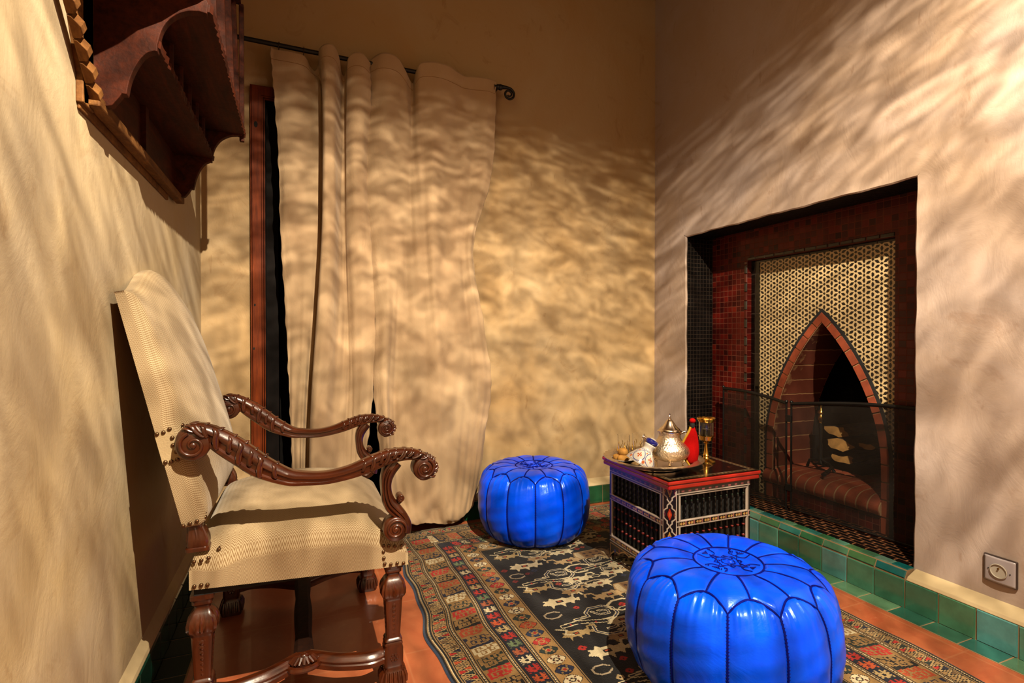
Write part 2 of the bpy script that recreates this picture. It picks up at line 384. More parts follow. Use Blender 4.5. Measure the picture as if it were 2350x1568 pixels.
# ---- skirting of green glazed tiles with a plaster ledge on top
GREEN = [(0, (52, 108, 84)), (.2, (70, 128, 102)), (.4, (84, 142, 122)), (.55, (58, 128, 132)), (.7, (98, 152, 134)), (.85, (80, 138, 104)), (1, (84, 148, 146))]
def pick():
    return np.array(lin(GREEN[random.randrange(len(GREEN))][1]))*random.uniform(1.35, 1.75)
M['glaze'] = vcol('green_glaze', .22, .25, 30, 0, .6, .22, 45)
M['grout'] = plain('sandy_grout', (176, 140, 98), .85)
class Tiles(MB):
    def __init__(s): super().__init__(); s.c = []
    def tile(s, o, u, v, nrm, W, H, g=.0016, th=.004, col=None):
        """raised tile on a plane: o corner, u/v unit directions"""
        o, u, v, nrm = map(Vector, (o, u, v, nrm)); j = lambda: random.uniform(-.0006, .0006)
        base = [(g+j(), g+j()), (W-g+j(), g+j()), (W-g+j(), H-g+j()), (g+j(), H-g+j())]; e = .0022
        top = [(a+(e if k in (0, 3) else -e), bb+(e if k < 2 else -e)) for k, (a, bb) in enumerate(base)]
        tl = [j() for _ in range(4)]
        vs = [o+u*a+v*bb for a, bb in base]+[o+u*a+v*bb+nrm*(th+tl[k]) for k, (a, bb) in enumerate(top)]
        s.add(vs, [(4, 5, 6, 7)]+[(k, (k+1) % 4, (k+1) % 4+4, k+4) for k in range(4)])
        s.c += [col if col is not None else pick()]*5
    def done(s, name, parent=None, mat=None):
        me = bpy.data.meshes.new(name); me.from_pydata(s.v, [], s.f); at = me.attributes.new('Col', 'FLOAT_COLOR', 'FACE')
        at.data.foreach_set('color', np.concatenate([np.array(s.c), np.ones((len(s.c), 1))], 1).reshape(-1).astype(np.float32))
        me.materials.append(mat or M['glaze']); o = bpy.data.objects.new(name, me); link(o, parent); return o
XT = 1.882   # face of the skirting on the right
bb = MB(); bb.box(XT, XR, YF-.2, YB, 0, .099); struct(bb.build('baseboard_right', M['grout']))
tr = Tiles(); y = 1.121-.1*27
while y < 2.5:
    tr.tile((XT, y, 0), (0, 1, 0), (0, 0, 1), (-1, 0, 0), .1, .097); y += .1
o = tr.done('glazed_tiles', bpy.data.objects['baseboard_right'])
# sill of small tiles in front of the fireplace
ts = Tiles(); y = NY0
SA = [(52, 128, 84), (96, 150, 116), (110, 158, 140), (90, 150, 128), (60, 126, 84), (20, 118, 118), (40, 134, 130), (50, 140, 132), (88, 140, 90), (70, 134, 100)]
k = 0
while y < NY1-.01:
    W = min(.1, NY1-y); ts.tile((XT-.001, y, .099), (0, 1, 0), (.45, 0, .89), (-.89, 0, .45), W, .029, col=np.array(lin(SA[(k*3+5) % 10]))); y += W; k += 1
y = NY0; k = 0
while y < NY1-.01:
    W = min(.056, NY1-y); ts.tile((XT+.013, y, .126), (0, 1, 0), (1, 0, 0), (0, 0, 1), W, .040, th=.003, col=np.array(lin(SA[(k*7+5) % 10 if k % 3 else 5+(k % 4)]))); y += W; k += 1
sl = MB(); sl.prism([(XT+.001, .098), (XT+.012, .1255), (XR+.006, .1255), (XR+.006, .098)], NY0, NY1, lambda u, v, w: (u, w, v))
so = sl.build('hearth_sill', M['grout']); so['kind'] = 'structure'; so.name = 'trim_1'; ts.done('glazed_tiles', so)
def ledge(name, P):  # cream plaster ledge, cross-section follows the skirting
    q = MB(); q.prism(*P); o = q.build(name, M['ledge'], bevel=.002); return struct(o)
ledge('trim_2', ([(XT-.002, .097), (XT+.004, .108), (XR+.002, .128), (XR+.002, .097)], YF-.2, NY0-.004, lambda u, v, w: (u, w, v)))
ledge('trim_3', ([(XT-.002, .097), (XT+.004, .108), (XR+.002, .128), (XR+.002, .097)], NY1+.004, YB, lambda u, v, w: (u, w, v)))
# back wall skirting, from the doorway to the right corner, and left of the doorway
YT = YB-.045
for nm, x0, x1 in (('baseboard_back', .75, XT), ('baseboard_side', XL, -.195)):
    struct(MB().box(x0, x1, YT, YB, 0, .099).build(nm, M['grout'])); q = Tiles(); x = x0
    while x < x1-.005: W = min(.1, x1-x); q.tile((x, YT, 0), (1, 0, 0), (0, 0, 1), (0, -1, 0), W, .097, col=np.array(lin((38, 108, 70)))*random.uniform(.9, 1.15)); x += W
    q.done('glazed_tiles', bpy.data.objects[nm])
    ledge('trim_4' if x0 > 0 else 'trim_5', ([(YT-.002, .097), (YT+.004, .108), (YB+.002, .128), (YB+.002, .097)], x0, x1, lambda u, v, w: (w, u, v)))
XLT = XL+.018
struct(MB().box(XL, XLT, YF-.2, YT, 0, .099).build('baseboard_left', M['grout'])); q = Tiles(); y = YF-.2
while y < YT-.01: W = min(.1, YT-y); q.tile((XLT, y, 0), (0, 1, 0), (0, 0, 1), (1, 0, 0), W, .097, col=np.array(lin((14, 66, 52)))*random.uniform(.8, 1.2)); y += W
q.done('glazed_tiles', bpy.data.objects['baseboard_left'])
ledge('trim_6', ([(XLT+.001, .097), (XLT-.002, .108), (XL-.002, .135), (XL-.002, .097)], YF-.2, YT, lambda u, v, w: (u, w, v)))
# strip of green tiles set in the floor along the right and left walls
struct(MB().box(1.802, XT, YF, YT, -.002, .0012).build('trim_7', M['grout'])); q = Tiles(); y = YF+.03
while y < YT-.02:
    W = min(.1, YT-y); q.tile((1.804, y, .001), (0, 1, 0), (1, 0, 0), (0, 0, 1), W, .077, th=.0022, col=np.array(lin(random.choice([(90, 140, 100), (66, 124, 100), (52, 112, 92), (104, 150, 112), (60, 128, 116)])))); y += W
q.done('glazed_tiles', bpy.data.objects['trim_7'])
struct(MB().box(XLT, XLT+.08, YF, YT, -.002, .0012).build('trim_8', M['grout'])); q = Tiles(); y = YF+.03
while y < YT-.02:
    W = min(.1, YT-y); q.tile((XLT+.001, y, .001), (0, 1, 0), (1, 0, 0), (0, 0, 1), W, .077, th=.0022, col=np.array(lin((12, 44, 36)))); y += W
q.done('glazed_tiles', bpy.data.objects['trim_8'], vcol('shaded_glaze', .6, .1, 30, 0, 0, .1, 40))  # glaze copy darkened and dulled; shade put into the left strip's colour

# ------------------------------------------------------------------ fireplace lining
XP, XQ = 2.118, 2.150   # red tile face; patterned panel face
FP = empty('fireplace', (XR+.1, (NY0+NY1)/2, NZ0)); tag(FP, 'tiled fireplace recess with a pointed brick arch and star-pattern panel in the right wall', 'fireplace')
FP['kind'] = 'structure' if False else FP.get('kind', '')
del FP['kind']
ox, oy, oz = FP.location
def loc(mb):
    mb.v = [(x-ox, y-oy, z-oz) for x, y, z in mb.v]; return mb
red = [(0, (80, 12, 8)), (.3, (104, 18, 10)), (.55, (126, 26, 14)), (.75, (58, 8, 6)), (1, (140, 34, 18))]
blk = [(0, (5, 4, 4)), (.6, (9, 7, 6)), (1, (20, 13, 11))]
M['redtile'] = tiles('oxblood_tile', 'YZ', .0285, red, (128, 62, 40), .05, .4, .12)
M['blkYX'] = tiles('black_tile_reveal', 'XZ', .0215, blk, (60, 44, 30), .05, .45, .05)
M['blkfl'] = tiles('black_tile_floor', 'YX', .05, blk, (150, 92, 54), .05, .4, .1, row=.024, shift=.5)
M['blktop'] = tiles('black_tile_head', 'YX', .0215, blk, (34, 24, 16), .05, .5, .0)
loc(MB().add([(XR+.008, NY1, NZ0-.02), (XP+.03, NY1, NZ0-.02), (XP+.03, NY1, NZ1), (XR+.008, NY1, NZ1), (XR+.008, NY1+.01, NZ0-.02), (XP+.03, NY1+.01, NZ0-.02), (XP+.03, NY1+.01, NZ1), (XR+.008, NY1+.01, NZ1)],
    [(0, 1, 2, 3), (4, 7, 6, 5), (0, 4, 5, 1), (3, 2, 6, 7), (1, 5, 6, 2), (0, 3, 7, 4)])).build('reveal', M['blkYX'], FP)
loc(MB().box(XR+.008, XP+.03, NY0-.01, NY0, NZ0-.02, NZ1)).build('reveal', M['blkYX'], FP)
loc(MB().box(XR+.008, XP+.03, NY0, NY1, NZ1, NZ1+.01)).build('head', M['blktop'], FP)
loc(MB().box(XR+.007, 2.6, NY0, NY1, NZ0-.02, NZ0)).build('hearth_floor', M['blkfl'], FP)
PY0, PY1, PZ = 1.303, 2.015, 1.298      # recess that holds the patterned panel
rt = MB(); rt.box(XP, XP+.06, NY0, PY0, NZ0, NZ1).box(XP, XP+.06, PY1, NY1, NZ0, NZ1).box(XP, XP+.06, PY0, PY1, PZ, NZ1)
loc(rt).build('red_tile_surround', M['redtile'], FP)
# chequered edge band and black band left / top of the panel
eb = Tiles(); z = NZ0; k = 0
while z < PZ-.01:
    H = min(.046, PZ-z); eb.tile((XP-.0005-ox, PY1+.0-oy, z-oz), (0, 1, 0), (0, 0, 1), (-1, 0, 0), .020, H, th=.003, col=np.array(lin((104, 24, 16) if k % 2 else (44, 42, 40)))); z += H; k += 1
y = PY0; k = 0
while y < PY1-.01:
    W = min(.055, PY1-y); eb.tile((XP-.0005-ox, y-oy, PZ-oz), (0, 1, 0), (0, 0, 1), (-1, 0, 0), W, .018, th=.003, col=np.array(lin((30, 10, 8) if k % 2 else (34, 34, 32)))); y += W; k += 1
M['eglaze'] = vcol('edge_glaze', .3, .1, 30, 0, .4, .1, 40)
eb.done('edge_band', FP, M['eglaze'])
bk = MB(); bk.box(XQ-.006, XQ+.02, PY1-.048, PY1, NZ0, PZ).box(XQ-.006, XQ+.02, PY0, PY1-.048, PZ-.012, PZ)
loc(bk).build('black_band', tiles('black_border', 'YZ', .1, blk, (60, 44, 30), .02, .25, .5), FP)
# pointed arch
AC = 1.627
AH = [(0, 1.038), (.04, 1.0), (.085, .948), (.13, .888), (.175, .817), (.215, .742), (.25, .66), (.278, .575), (.296, .485), (.303, .40), (.304, .13)]
AHs = catmull(AH, 6)
def arch_half(off):
    """outline pushed inwards by off, right half from the apex down"""
    out = []
    for i, (a, z) in enumerate(AHs):
        p0 = np.array(AHs[max(i-1, 0)]); p1 = np.array(AHs[min(i+1, len(AHs)-1)]); d_ = p1-p0; d_ = d_/np.hypot(*d_)
        nn = np.array((d_[1], -d_[0])); q = np.array((a, z))+nn*off; out.append((max(q[0], 0) if i else 0, q[1] if i else z-off*1.35))
    return out
def inside(Y, Z, off):
    h = arch_half(off); zs = np.array([p[1] for p in h])[::-1]; aa = np.array([p[0] for p in h])[::-1]
    return (Z < zs[-1]) & (abs(Y-AC) < np.interp(Z, zs, aa))
def arch_line(off): h = arch_half(off); return [(AC+a, z) for a, z in h[::-1]]+[(AC-a, z) for a, z in h[1:]]
# star panel
W_, H_ = PY1-.048-PY0, PZ-.012-NZ0
pa = Paint(W_, H_, .0023, (252, 220, 164)); a_ = .0405; dx = a_*sqrt(3)/2
K = lin((16, 11, 9)); X, Y = pa.X, pa.Y
for i in range(int(W_/dx)+2):
    for j in range(int(H_/a_)+2):
        cx = i*dx; cy = H_-(j*a_+(a_/2 if i % 2 else 0))
        w_ = pa.win(cx-.03, cx+.03, cy-.03, cy+.03); xx = X[w_]-cx; yy = Y[w_]-cy
        if xx.size == 0: continue
        m_ = np.hypot(xx, yy) < .0056
        for ang in (pi/2, pi/6, -pi/6):
            u_ = xx*cos(ang)+yy*sin(ang)-a_/2; v_ = -xx*sin(ang)+yy*cos(ang)
            m_ |= (abs(u_)/.0124+abs(v_)/.0078 < 1) & (abs(v_) < .0058)
        pa.a[w_][m_] = K
cellY = PY0+(X); cellZ = NZ0+Y
vv = np.linspace(0, H_, pa.nv+1); uu = np.linspace(0, W_, pa.nu+1); UU, VV = np.meshgrid(uu, vv)
P = np.stack([np.full_like(UU, XQ-ox), PY0+UU-oy, NZ0+VV-oz], -1)
grid_obj('star_panel', P, vcol('star_tile', .35, .15, 80, 0, .25, .12, 12), FP, False, col=pa.a, mask=~inside(cellY, cellZ, .012))
# arch trim: thin black line, then a ring of bricks
def ringband(o0, o1, x0, x1, name, mat, lab=None):
    A, B = arch_line(o0), arch_line(o1); q = MB(); n_ = len(A)
    vs = [(x0, *A[i]) for i in range(n_)]+[(x0, *B[i]) for i in range(n_)]+[(x1, *B[i]) for i in range(n_)]+[(x1, *A[i]) for i in range(n_)]
    fs = []
    for i in range(n_-1):
        for k_ in range(4): fs.append((k_*n_+i, k_*n_+i+1, ((k_+1) % 4)*n_+i+1, ((k_+1) % 4)*n_+i))
    q.add(vs, fs); return loc(q).build(name, mat, FP)
ringband(0, .013, XQ-.004, XQ+.01, 'black_arch_line', M['dark'])
M['brick'] = plain('arch_brick', (176, 78, 40), .7, var=.25, vs=18, bs=.4, bsc=60)
M['mortar'] = plain('pale_mortar', (206, 160, 112), .9)
ringband(.012, .046, XQ-.001, XQ+.02, 'arch_mortar', M['mortar'])
ab = MB(); A, B = arch_line(.0135), arch_line(.0445)
L = [0]
for i in range(1, len(A)): L.append(L[-1]+math.dist(A[i], A[i-1]))
L = np.array(L); mid = L[len(L)//2]
def at_len(Q, s): return tuple(np.interp(s, L, [q[k_] for q in Q]) for k_ in (0, 1))
def seg(s0, s1):
    ss = np.linspace(s0, s1, 5); A_ = [at_len(A, s) for s in ss]; B_ = [at_len(B, s) for s in ss]
    pl = A_+B_[::-1]; ab.prism(pl, XQ-.006, XQ+.28, lambda u, v, w: (w, u, v))
s = mid
while s < L[-1]-.01: seg(s+.003, min(s+.066, L[-1])); s += .07
s = mid
while s > .01: seg(max(s-.066, 0), s-.003); s -= .07
loc(ab).build('brick_arch', M['brick'], FP, bevel=.002)
# firebox
M['fbrick'] = tiles('firebox_brick', 'XZ', 3.0, [(0, (120, 52, 30)), (.5, (138, 62, 36)), (1, (104, 44, 26))], (190, 140, 96), .03, .85, 0, row=.072, shift=.0)
M['soot'] = tiles('sooty_brick', 'YZ', .22, [(0, (22, 15, 12)), (1, (34, 22, 16))], (38, 28, 22), .03, .9, 0, row=.072, shift=.5)
q = MB(); A = arch_line(.047)
vs = [(XQ, *a) for a in A]+[(2.42, *a) for a in A]; n_ = len(A); q.add(vs, [(i, i+1, n_+i+1, n_+i) for i in range(n_-1)]); loc(q).build('jamb_brick', M['fbrick'], FP)
q = MB(); q.box(2.42, 2.47, PY0-.1, AC-.20, NZ0, 1.2).box(2.42, 2.47, AC+.24, PY1+.1, NZ0, 1.2).box(2.75, 2.8, PY0-.1, PY1+.1, NZ0, 1.5).box(2.42, 2.8, PY0-.15, PY0-.1, NZ0, 1.5).box(2.42, 2.8, PY1+.1, PY1+.15, NZ0, 1.5).box(2.42, 2.8, PY0-.1, PY1+.1, 1.5, 1.55)
loc(q).build('firebox', M['soot'], FP)
# raised hearth with a rounded row of bricks on edge
q = MB(); q.box(XQ+.0, XQ+.03, AC-.27, AC+.27, NZ0, .205); loc(q).build('hearth_riser', M['redtile'], FP)
def hearth(g, mat, name, pr):
    q = MB(); y = AC-.262; k_ = 0
    while y < AC+.26:
        prof = [(XQ-.012, .200), (XQ-.02, .222), (XQ-.012, .246), (XQ+.02, .268), (XQ+.09, .276), (2.60, .276), (2.60, .200)]
        prof = catmull(prof[:5], 4)+prof[5:]
        prof = [((a-pr) if i < 14 else a, (z+pr) if i < 20 else z) for i, (a, z) in enumerate(prof)]
        q.prism(prof, y+g, y+.047-g, lambda u, v, w: (u, w, v)); y += .047
    return loc(q).build(name, mat, FP, bevel=.001)
hearth(0, M['mortar'], 'hearth_mortar', 0); hearth(.004, M['brick'], 'hearth_bricks', .0025)
# ------------------------------------------------------------------ fire screen: three hinged mesh leaves
J1 = (2.045, 2.10); J2 = (2.040, 1.705); J3 = (2.092, 1.150)
FS = empty('fire_screen', (2.04, 1.7, NZ0), label='low folding black wire-mesh fire screen standing before the brick arch', cat='fire screen')
M['mesh'] = None
m, t, b = nt('wire_gauze'); b.inputs['Base Color'].default_value = (.010, .007, .005, 1); b.inputs['Roughness'].default_value = .55; b.inputs['Metallic'].default_value = .4
g = N(t, 'ShaderNodeTexCoord'); s_ = N(t, 'ShaderNodeSeparateXYZ'); t.links.new(g.outputs['UV'], s_.inputs[0])
a1 = math_(t, 'PINGPONG', math_(t, 'ADD', s_.outputs[0], s_.outputs[1]), .0017); a2 = math_(t, 'PINGPONG', math_(t, 'SUBTRACT', s_.outputs[0], s_.outputs[1]), .0017)
al = ramp(t, math_(t, 'MINIMUM', a1, a2), [(.00022, (.62,)*3), (.0007, (.26,)*3)])
b.inputs['Alpha'].default_value = 1; tr_ = N(t, 'ShaderNodeBsdfTransparent'); mx = N(t, 'ShaderNodeMixShader'); out = t.nodes['Material Output']
t.links.new(al, mx.inputs[0]); t.links.new(tr_.outputs[0], mx.inputs[1]); t.links.new(b.outputs[0], mx.inputs[2]); t.links.new(mx.outputs[0], out.inputs[0]); M['mesh'] = m
def leaf(A, B, zA, zB, n=24):
    A, B = Vector((A[0]-2.04, A[1]-1.7, 0)), Vector((B[0]-2.04, B[1]-1.7, 0)); Ln = (B-A).length
    L_ = lambda s: A.lerp(B, s)
    top = lambda s: (zA+(zB-zA)*s+.012*sin(pi*s))-NZ0
    fr_ = MB(); fr_.tube([L_(0)+Vector((0, 0, .0)), L_(0)+Vector((0, 0, top(0)))], .0045, 8); fr_.tube([L_(1), L_(1)+Vector((0, 0, top(1)))], .0045, 8)
    fr_.tube([L_(s)+Vector((0, 0, top(s))) for s in np.linspace(0, 1, n)], .0075, 8); fr_.tube([L_(0)+Vector((0, 0, .012)), L_(1)+Vector((0, 0, .012))], .0035, 8)
    for q_ in (0, 1): fr_.ball(tuple(L_(q_)+Vector((0, 0, top(q_)+.008))), .0075)
    lf_ = fr_.build('screen_frame', M['iron'], FS, True)
    uu = np.linspace(0, 1, n); P = np.array([[tuple(L_(s)+Vector((0, 0, .012+(top(s)-.012)*v))) for s in uu] for v in np.linspace(0, 1, 8)])
    uv = np.array([[(s*Ln, (top(s))*v) for s in uu] for v in np.linspace(0, 1, 8)])
    grid_obj('wire_mesh', P, M['mesh'], lf_, True, uv=uv)
leaf(J1, (J2[0], J2[1]+.012), .645, .612); leaf((J2[0]+.002, J2[1]-.012), J3, .612, .650)
for z_ in (.09, .40): hb = MB(); hb.box(-.006, .004, -.012, .018, z_, z_+.03); hb.build('hinge', M['iron'], FS, bevel=.001)

# andiron and logs on the raised hearth
M['brass'] = plain('aged_brass', (206, 160, 78), .22, 1)
HZ = .279
AN = on(0, 2.30, 1884, 951); an = empty('andiron', (2.30, AN[1], HZ), label='iron andiron with a turned brass finial inside the brick arch', cat='andiron'); an.scale = (1, 1, (AN[2]-HZ)/.31)
q = MB(); q.lathe([(.012, .03), (.010, .05), (.007, .08), (.009, .12), (.006, .16), (.008, .24), (.006, .26)], 12, (0, 0, 0)); q.tube([(-.0, -.07, 0.006), (-.01, -.05, .045), (0, 0, .06), (-.01, .05, .045), (0, .07, .006)], .007, 8); q.tube([(0, 0, .06), (.22, 0, .05), (.23, 0, 0.004)], .008, 8)
q.tube([(0, -.06, .03), (-.06, -.08, .02), (-.12, -.10, .015), (-.13, -.12, .02)], .007, 8)
q.build('iron_stand', M['iron'], an, True)
q = MB(); q.lathe([(.001, .36), (.003, .345), (.006, .335), (.013, .325), (.014, .318), (.006, .308), (.010, .298), (.012, .285), (.007, .272), (.009, .262), (.0, .258)], 16); q.build('finial', M['brass'], an, True)
M['bark'] = plain('log_bark', (92, 62, 40), .9, var=.4, vs=30, bs=.8, bsc=40); M['cut'] = plain('cut_wood', (236, 176, 96), .8, var=.25, vs=30, bs=.4, bsc=90)
def log(p, d_, r, lab, fl=.6, seed=1):
    rr = random.Random(seed); d_ = Vector(d_).normalized(); e = Vector((0, 1, 0)); f = d_.cross(e).normalized(); n_ = 14; e = e*1.45
    prof = [r*(.75+.35*rr.random())*(fl if k in (2, 3, 4) else 1) for k in range(n_)]; L_ = .26; q = MB(); rs = []
    for i in range(6):
        s_ = i/5; c = Vector((0, 0, 0))+d_*(s_*L_); rs.append([tuple(c+(e*cos(2*pi*k/n_)+f*sin(2*pi*k/n_)*.66)*prof[k]*(1+.06*sin(i*2+k))) for k in range(n_)])
    q.rings(rs, True, False); q.mi = 1; q.add(rs[0], [tuple(range(n_-1, -1, -1))]); q.add(rs[-1], [tuple(range(n_))])
    o = q.build('split_log', [M['bark'], M['cut']], None, True); o.location = p; tag(o, lab, 'log', 'firewood in the fireplace')
LA, LB, LC, LD_ = on(0, 2.33, 1927, 1020), on(0, 2.34, 1918, 999), on(0, 2.35, 1932, 1046), on(0, 2.36, 1978, 1022)
log(LA, (1, .12, -.02), .047, 'pale split log lying in the middle of the firewood stack', .9, seed=3)
log((LB[0], LB[1], LB[2]+.020), (1, -.1, .03), .042, 'split log leaning on top of the firewood stack', .7, seed=5)
log((LC[0], LC[1], LC[2]-.012), (1, .05, .0), .040, 'flat split log at the bottom of the firewood stack', .4, seed=9)
log((LD_[0], LD_[1]-.02, LD_[2]), (1, .1, 0), .026, 'small triangular log end right of the firewood stack', .6, seed=12)
for z_, n_ in ((.0, 1),):
    q = MB(); AP = on(0, 2.42, 1930, 1070)
    q.rings([[(x, y, z) for y, z in ((-.13, 0), (.13, 0), (.12, AP[2]-.022-HZ), (-.12, AP[2]-.022-HZ))] for x in (-.02, .20)]); o = q.build('log_grate', M['iron'], None); o.location = (2.40, AP[1], HZ); tag(o, 'black iron log grate under the firewood stack in the fireplace', 'grate')

# ------------------------------------------------------------------ power socket
SK = empty('power_socket', (XR, .883, .218), label='silver-grey wall power socket near the lower right of the fireplace wall', cat='socket')
M['silver'] = plain('silver_plastic', (214, 202, 206), .35); M['ivory'] = plain('ivory_plastic', (236, 226, 208), .35)
q = MB(); q.box(-.009, .0, -.0405, .0405, -.0405, .0405); q.build('back_plate', plain('dark_bezel', (70, 56, 54), .4), SK, bevel=.003)
q = MB(); n_ = 12; rs = []
ys = np.linspace(-1, 1, 15)
P = np.array([[(-.0095-.005*(1-y*y)*(1-.3*z*z), y*.0375, z*.0375) for y in ys] for z in ys]); o = grid_obj('cover_plate', P, M['silver'], SK, True, solid=.004, offset=1)
q = MB(); q.lathe([(.0205, .0), (.0215, .003), (.0195, .004), (.0185, -.002), (.017, -.012), (0, -.012)], 32, (0, 0, 0), Matrix.Translation((-.0145, 0, 0)) @ Matrix.Rotation(-pi/2, 4, 'Y')); q.build('socket_well', M['ivory'], SK, True)
q = MB(); q.tube([(-.003, 0, .008), (-.020, 0, .008)], .0023, 8)
q.build('earth_pin', M['brass'], SK, True)
q = MB()
for y in (-.0095, .0095): q.tube([(-.0022, y, -.001), (-.0034, y, -.001)], .0024, 8)
for y in (-.026, .026): q.tube([(-.012, y, 0), (-.0142, y, 0)], .0016, 8)
q.build('socket_hole', M['dark'], SK, True)

# ------------------------------------------------------------------ leather poufs
m, t, b = nt('blue_leather'); v = objvec(t)
c = ramp(t, noise(t, 5, 5, .6, v, .5), [(.3, (0, .04, .76)), (.7, (0, .08, .88))]); t.links.new(c, b.inputs['Base Color'])
b.inputs['Roughness'].default_value = .3; b.inputs['Coat Weight'].default_value = .12; b.inputs['Coat Roughness'].default_value = .15; b.inputs['Specular IOR Level'].default_value = .4; b.inputs['Specular Tint'].default_value = (.35, .6, 1, 1)
h = math_(t, 'ADD', noise(t, 9, 5, .6, v, 1.5), math_(t, 'MULTIPLY', noise(t, 220, 2, .5, v), .08)); bump(t, b, h, .35, .006); M['leather'] = m
M['thread'] = plain('navy_thread', (2, 16, 150), .6, spec=.1)
def pouf(name, R, H, lab, loc_, rz):
    root = empty(name, loc_, rz, lab, 'pouf', 'leather poufs on the rug'); Np = 13; a = 2*pi/Np
    key = [(0, H*.962), (R*.16, H*.965), (R*.34, H*.985), (R*.52, H), (R*.70, H*.985), (R*.84, H*.93), (R*.94, H*.82), (R*.99, H*.66), (R, H*.50), (R*.985, H*.34), (R*.93, H*.19), (R*.84, H*.075), (R*.72, H*.015), (R*.60, 0)]
    pr = np.array(catmull(key, 14)); S = np.concatenate([[0], np.cumsum(np.hypot(*np.diff(pr, axis=0).T))]); S /= S[-1]
    def prof(s): return np.interp(s, S, pr[:, 0]), np.interp(s, S, pr[:, 1])
    def s_at(r, upper=True):
        k_ = np.argmax(pr[:, 0]); return float(np.interp(r, pr[:k_, 0], S[:k_]))
    s1 = s_at(R*.335); s2 = s_at(R*.76); s3 = s_at(R*.885)
    def zig(th):   # s of the scalloped seam
        k_ = np.abs(((th/a+.5) % 1)-.5)*2   # 0 at side seams (valley), 1 at the peaks
        return s3+(s2-s3)*(np.sin(k_*pi/2)**.9)
    nu, nv = Np*28+1, 170
    th = np.linspace(0, 2*pi, nu); ss = np.linspace(0.0005, 1, nv); TH, SS = np.meshgrid(th, ss); r0, z0 = prof(SS)
    ds = float(np.hypot(*np.diff(pr, axis=0).T).sum())
    zz = zig(TH)
    dz = np.abs(SS-zz)*ds*.8; dc = np.abs(SS-s1)*ds
    dth_side = np.abs(((TH/a+.5) % 1)-.5)*a*np.maximum(r0, .02); dth_top = np.abs((TH/a) % 1-.5)*a*np.maximum(r0, .02)
    dd = np.minimum(dz, dc); dd = np.where((SS > zz), np.minimum(dd, dth_side), dd); dd = np.where((SS < zz) & (SS > s1), np.minimum(dd, dth_top), dd)
    puff = np.where(SS > zz, .0072, .0032)*(R/.28); low = 1-np.clip((SS-.8)/.2, 0, 1)*.5
    disp = (1-np.exp(-(dd/.022)**1.3))*puff*low-.0035*np.exp(-(dd/.0035)**2)
    g_ = np.exp(-np.clip(SS-zz, 0, 1)*ds/.05)*(SS > zz)
    disp += g_*(.0022*np.sin(TH*Np*4.3+1.3*np.sin(TH*7))+.0016*np.sin(TH*Np*7.1+2))*np.clip(dd/.006, 0, 1)
    disp += np.clip(dd/.01, 0, 1)*.0016*np.sin(TH*5+SS*21)*np.sin(SS*47+TH*3)
    dr = np.gradient(r0, axis=0); dzz = np.gradient(z0, axis=0); ln = np.hypot(dr, dzz)+1e-9; nr, nz = -dzz/ln, dr/ln
    sway = 1+.012*np.sin(2*TH+.6)+.008*np.sin(3*TH)
    def warp(r, z, T_): return r*(1+.012*np.sin(2*T_+.6)+.008*np.sin(3*T_))
    Rr = warp(r0+nr*disp, z0, TH); Z = np.maximum(z0+nz*disp, 0.0); P = np.stack([Rr*np.cos(TH), Rr*np.sin(TH), Z], -1); P[:, -1] = P[:, 0]
    cov = grid_obj('leather_cover', P, M['leather'], root, True)
    def on_s(T_, s_, e=-.0012):
        r, z = prof(s_); i = 1e-3; r2, z2 = prof(s_+i); d_ = math.hypot(r2-r, z2-z)+1e-9; n1, n2 = -(z2-z)/d_, (r2-r)/d_
        rr = warp(r+n1*e, z, T_); return (rr*cos(T_), rr*sin(T_), max(z+n2*e, .001))
    st = MB(); w_ = .0022
    st.tube([on_s(T_, s1) for T_ in np.linspace(0, 2*pi, 120)[:-1]], w_, 6, True)
    st.tube([on_s(T_, float(zig(T_))) for T_ in np.linspace(0, 2*pi, Np*16+1)[:-1]], w_*1.15, 6, True)
    for k_ in range(Np):
        T_ = (k_+.5)*a; st.tube([on_s(T_, s) for s in np.linspace(s1, float(zig(T_)), 16)], w_, 6)
        T_ = k_*a; st.tube([on_s(T_, s) for s in np.linspace(s3, .985, 36)], w_*1.1, 6)
        for s in np.linspace(s3+.01, .96, 46): # stitches across the side seams
            st.tube([on_s(T_-.0042/R, s, -.0005), on_s(T_+.0042/R, s, -.0005)], .0008, 4)
    st.build('stitched_seam', M['thread'], root, True)
    em = MB(); c_ = float(s1); e_ = .0008
    def xy(x, y):
        r = math.hypot(x, y); return on_s(atan2(y, x), max(float(np.interp(r, pr[:60, 0], S[:60])), .002), .0040)
    q_ = R*.335
    def pl(pts, w=.0011): em.tube([xy(x*q_, y*q_) for x, y in pts], w, 5)
    for k_ in range(4):
        A_ = k_*pi/2+.3; ca, sa = cos(A_), sin(A_); ro = lambda x, y: (x*ca-y*sa, x*sa+y*ca)
        pl([ro(*p_) for p_ in ((.62, 0), (.30, .12), (.30, .30), (.12, .30), (0, .62))]); pl([ro(*p_) for p_ in catmull([(.85, .30), (.55, .22), (.55, -.22), (.85, -.30)], 5)])
        pl([ro(*p_) for p_ in ((.40, 0), (.22, .22), (0, .40))]); pl([ro(*p_) for p_ in ((.22, 0), (.14, .14), (0, .22))])
        for i in range(7):
            u_ = random.Random(i+k_*9); x = .12+.66*u_.random(); y = -.35+.7*u_.random(); pl([ro(x, y), ro(x+.05, y+.03*(-1)**i)], .0017)
        for i in (-2, -1, 0, 1, 2): pl([ro(.66, .0), ro(.80, .06*i)], .001)
    em.build('embroidered_medallion', M['thread'], root, True)
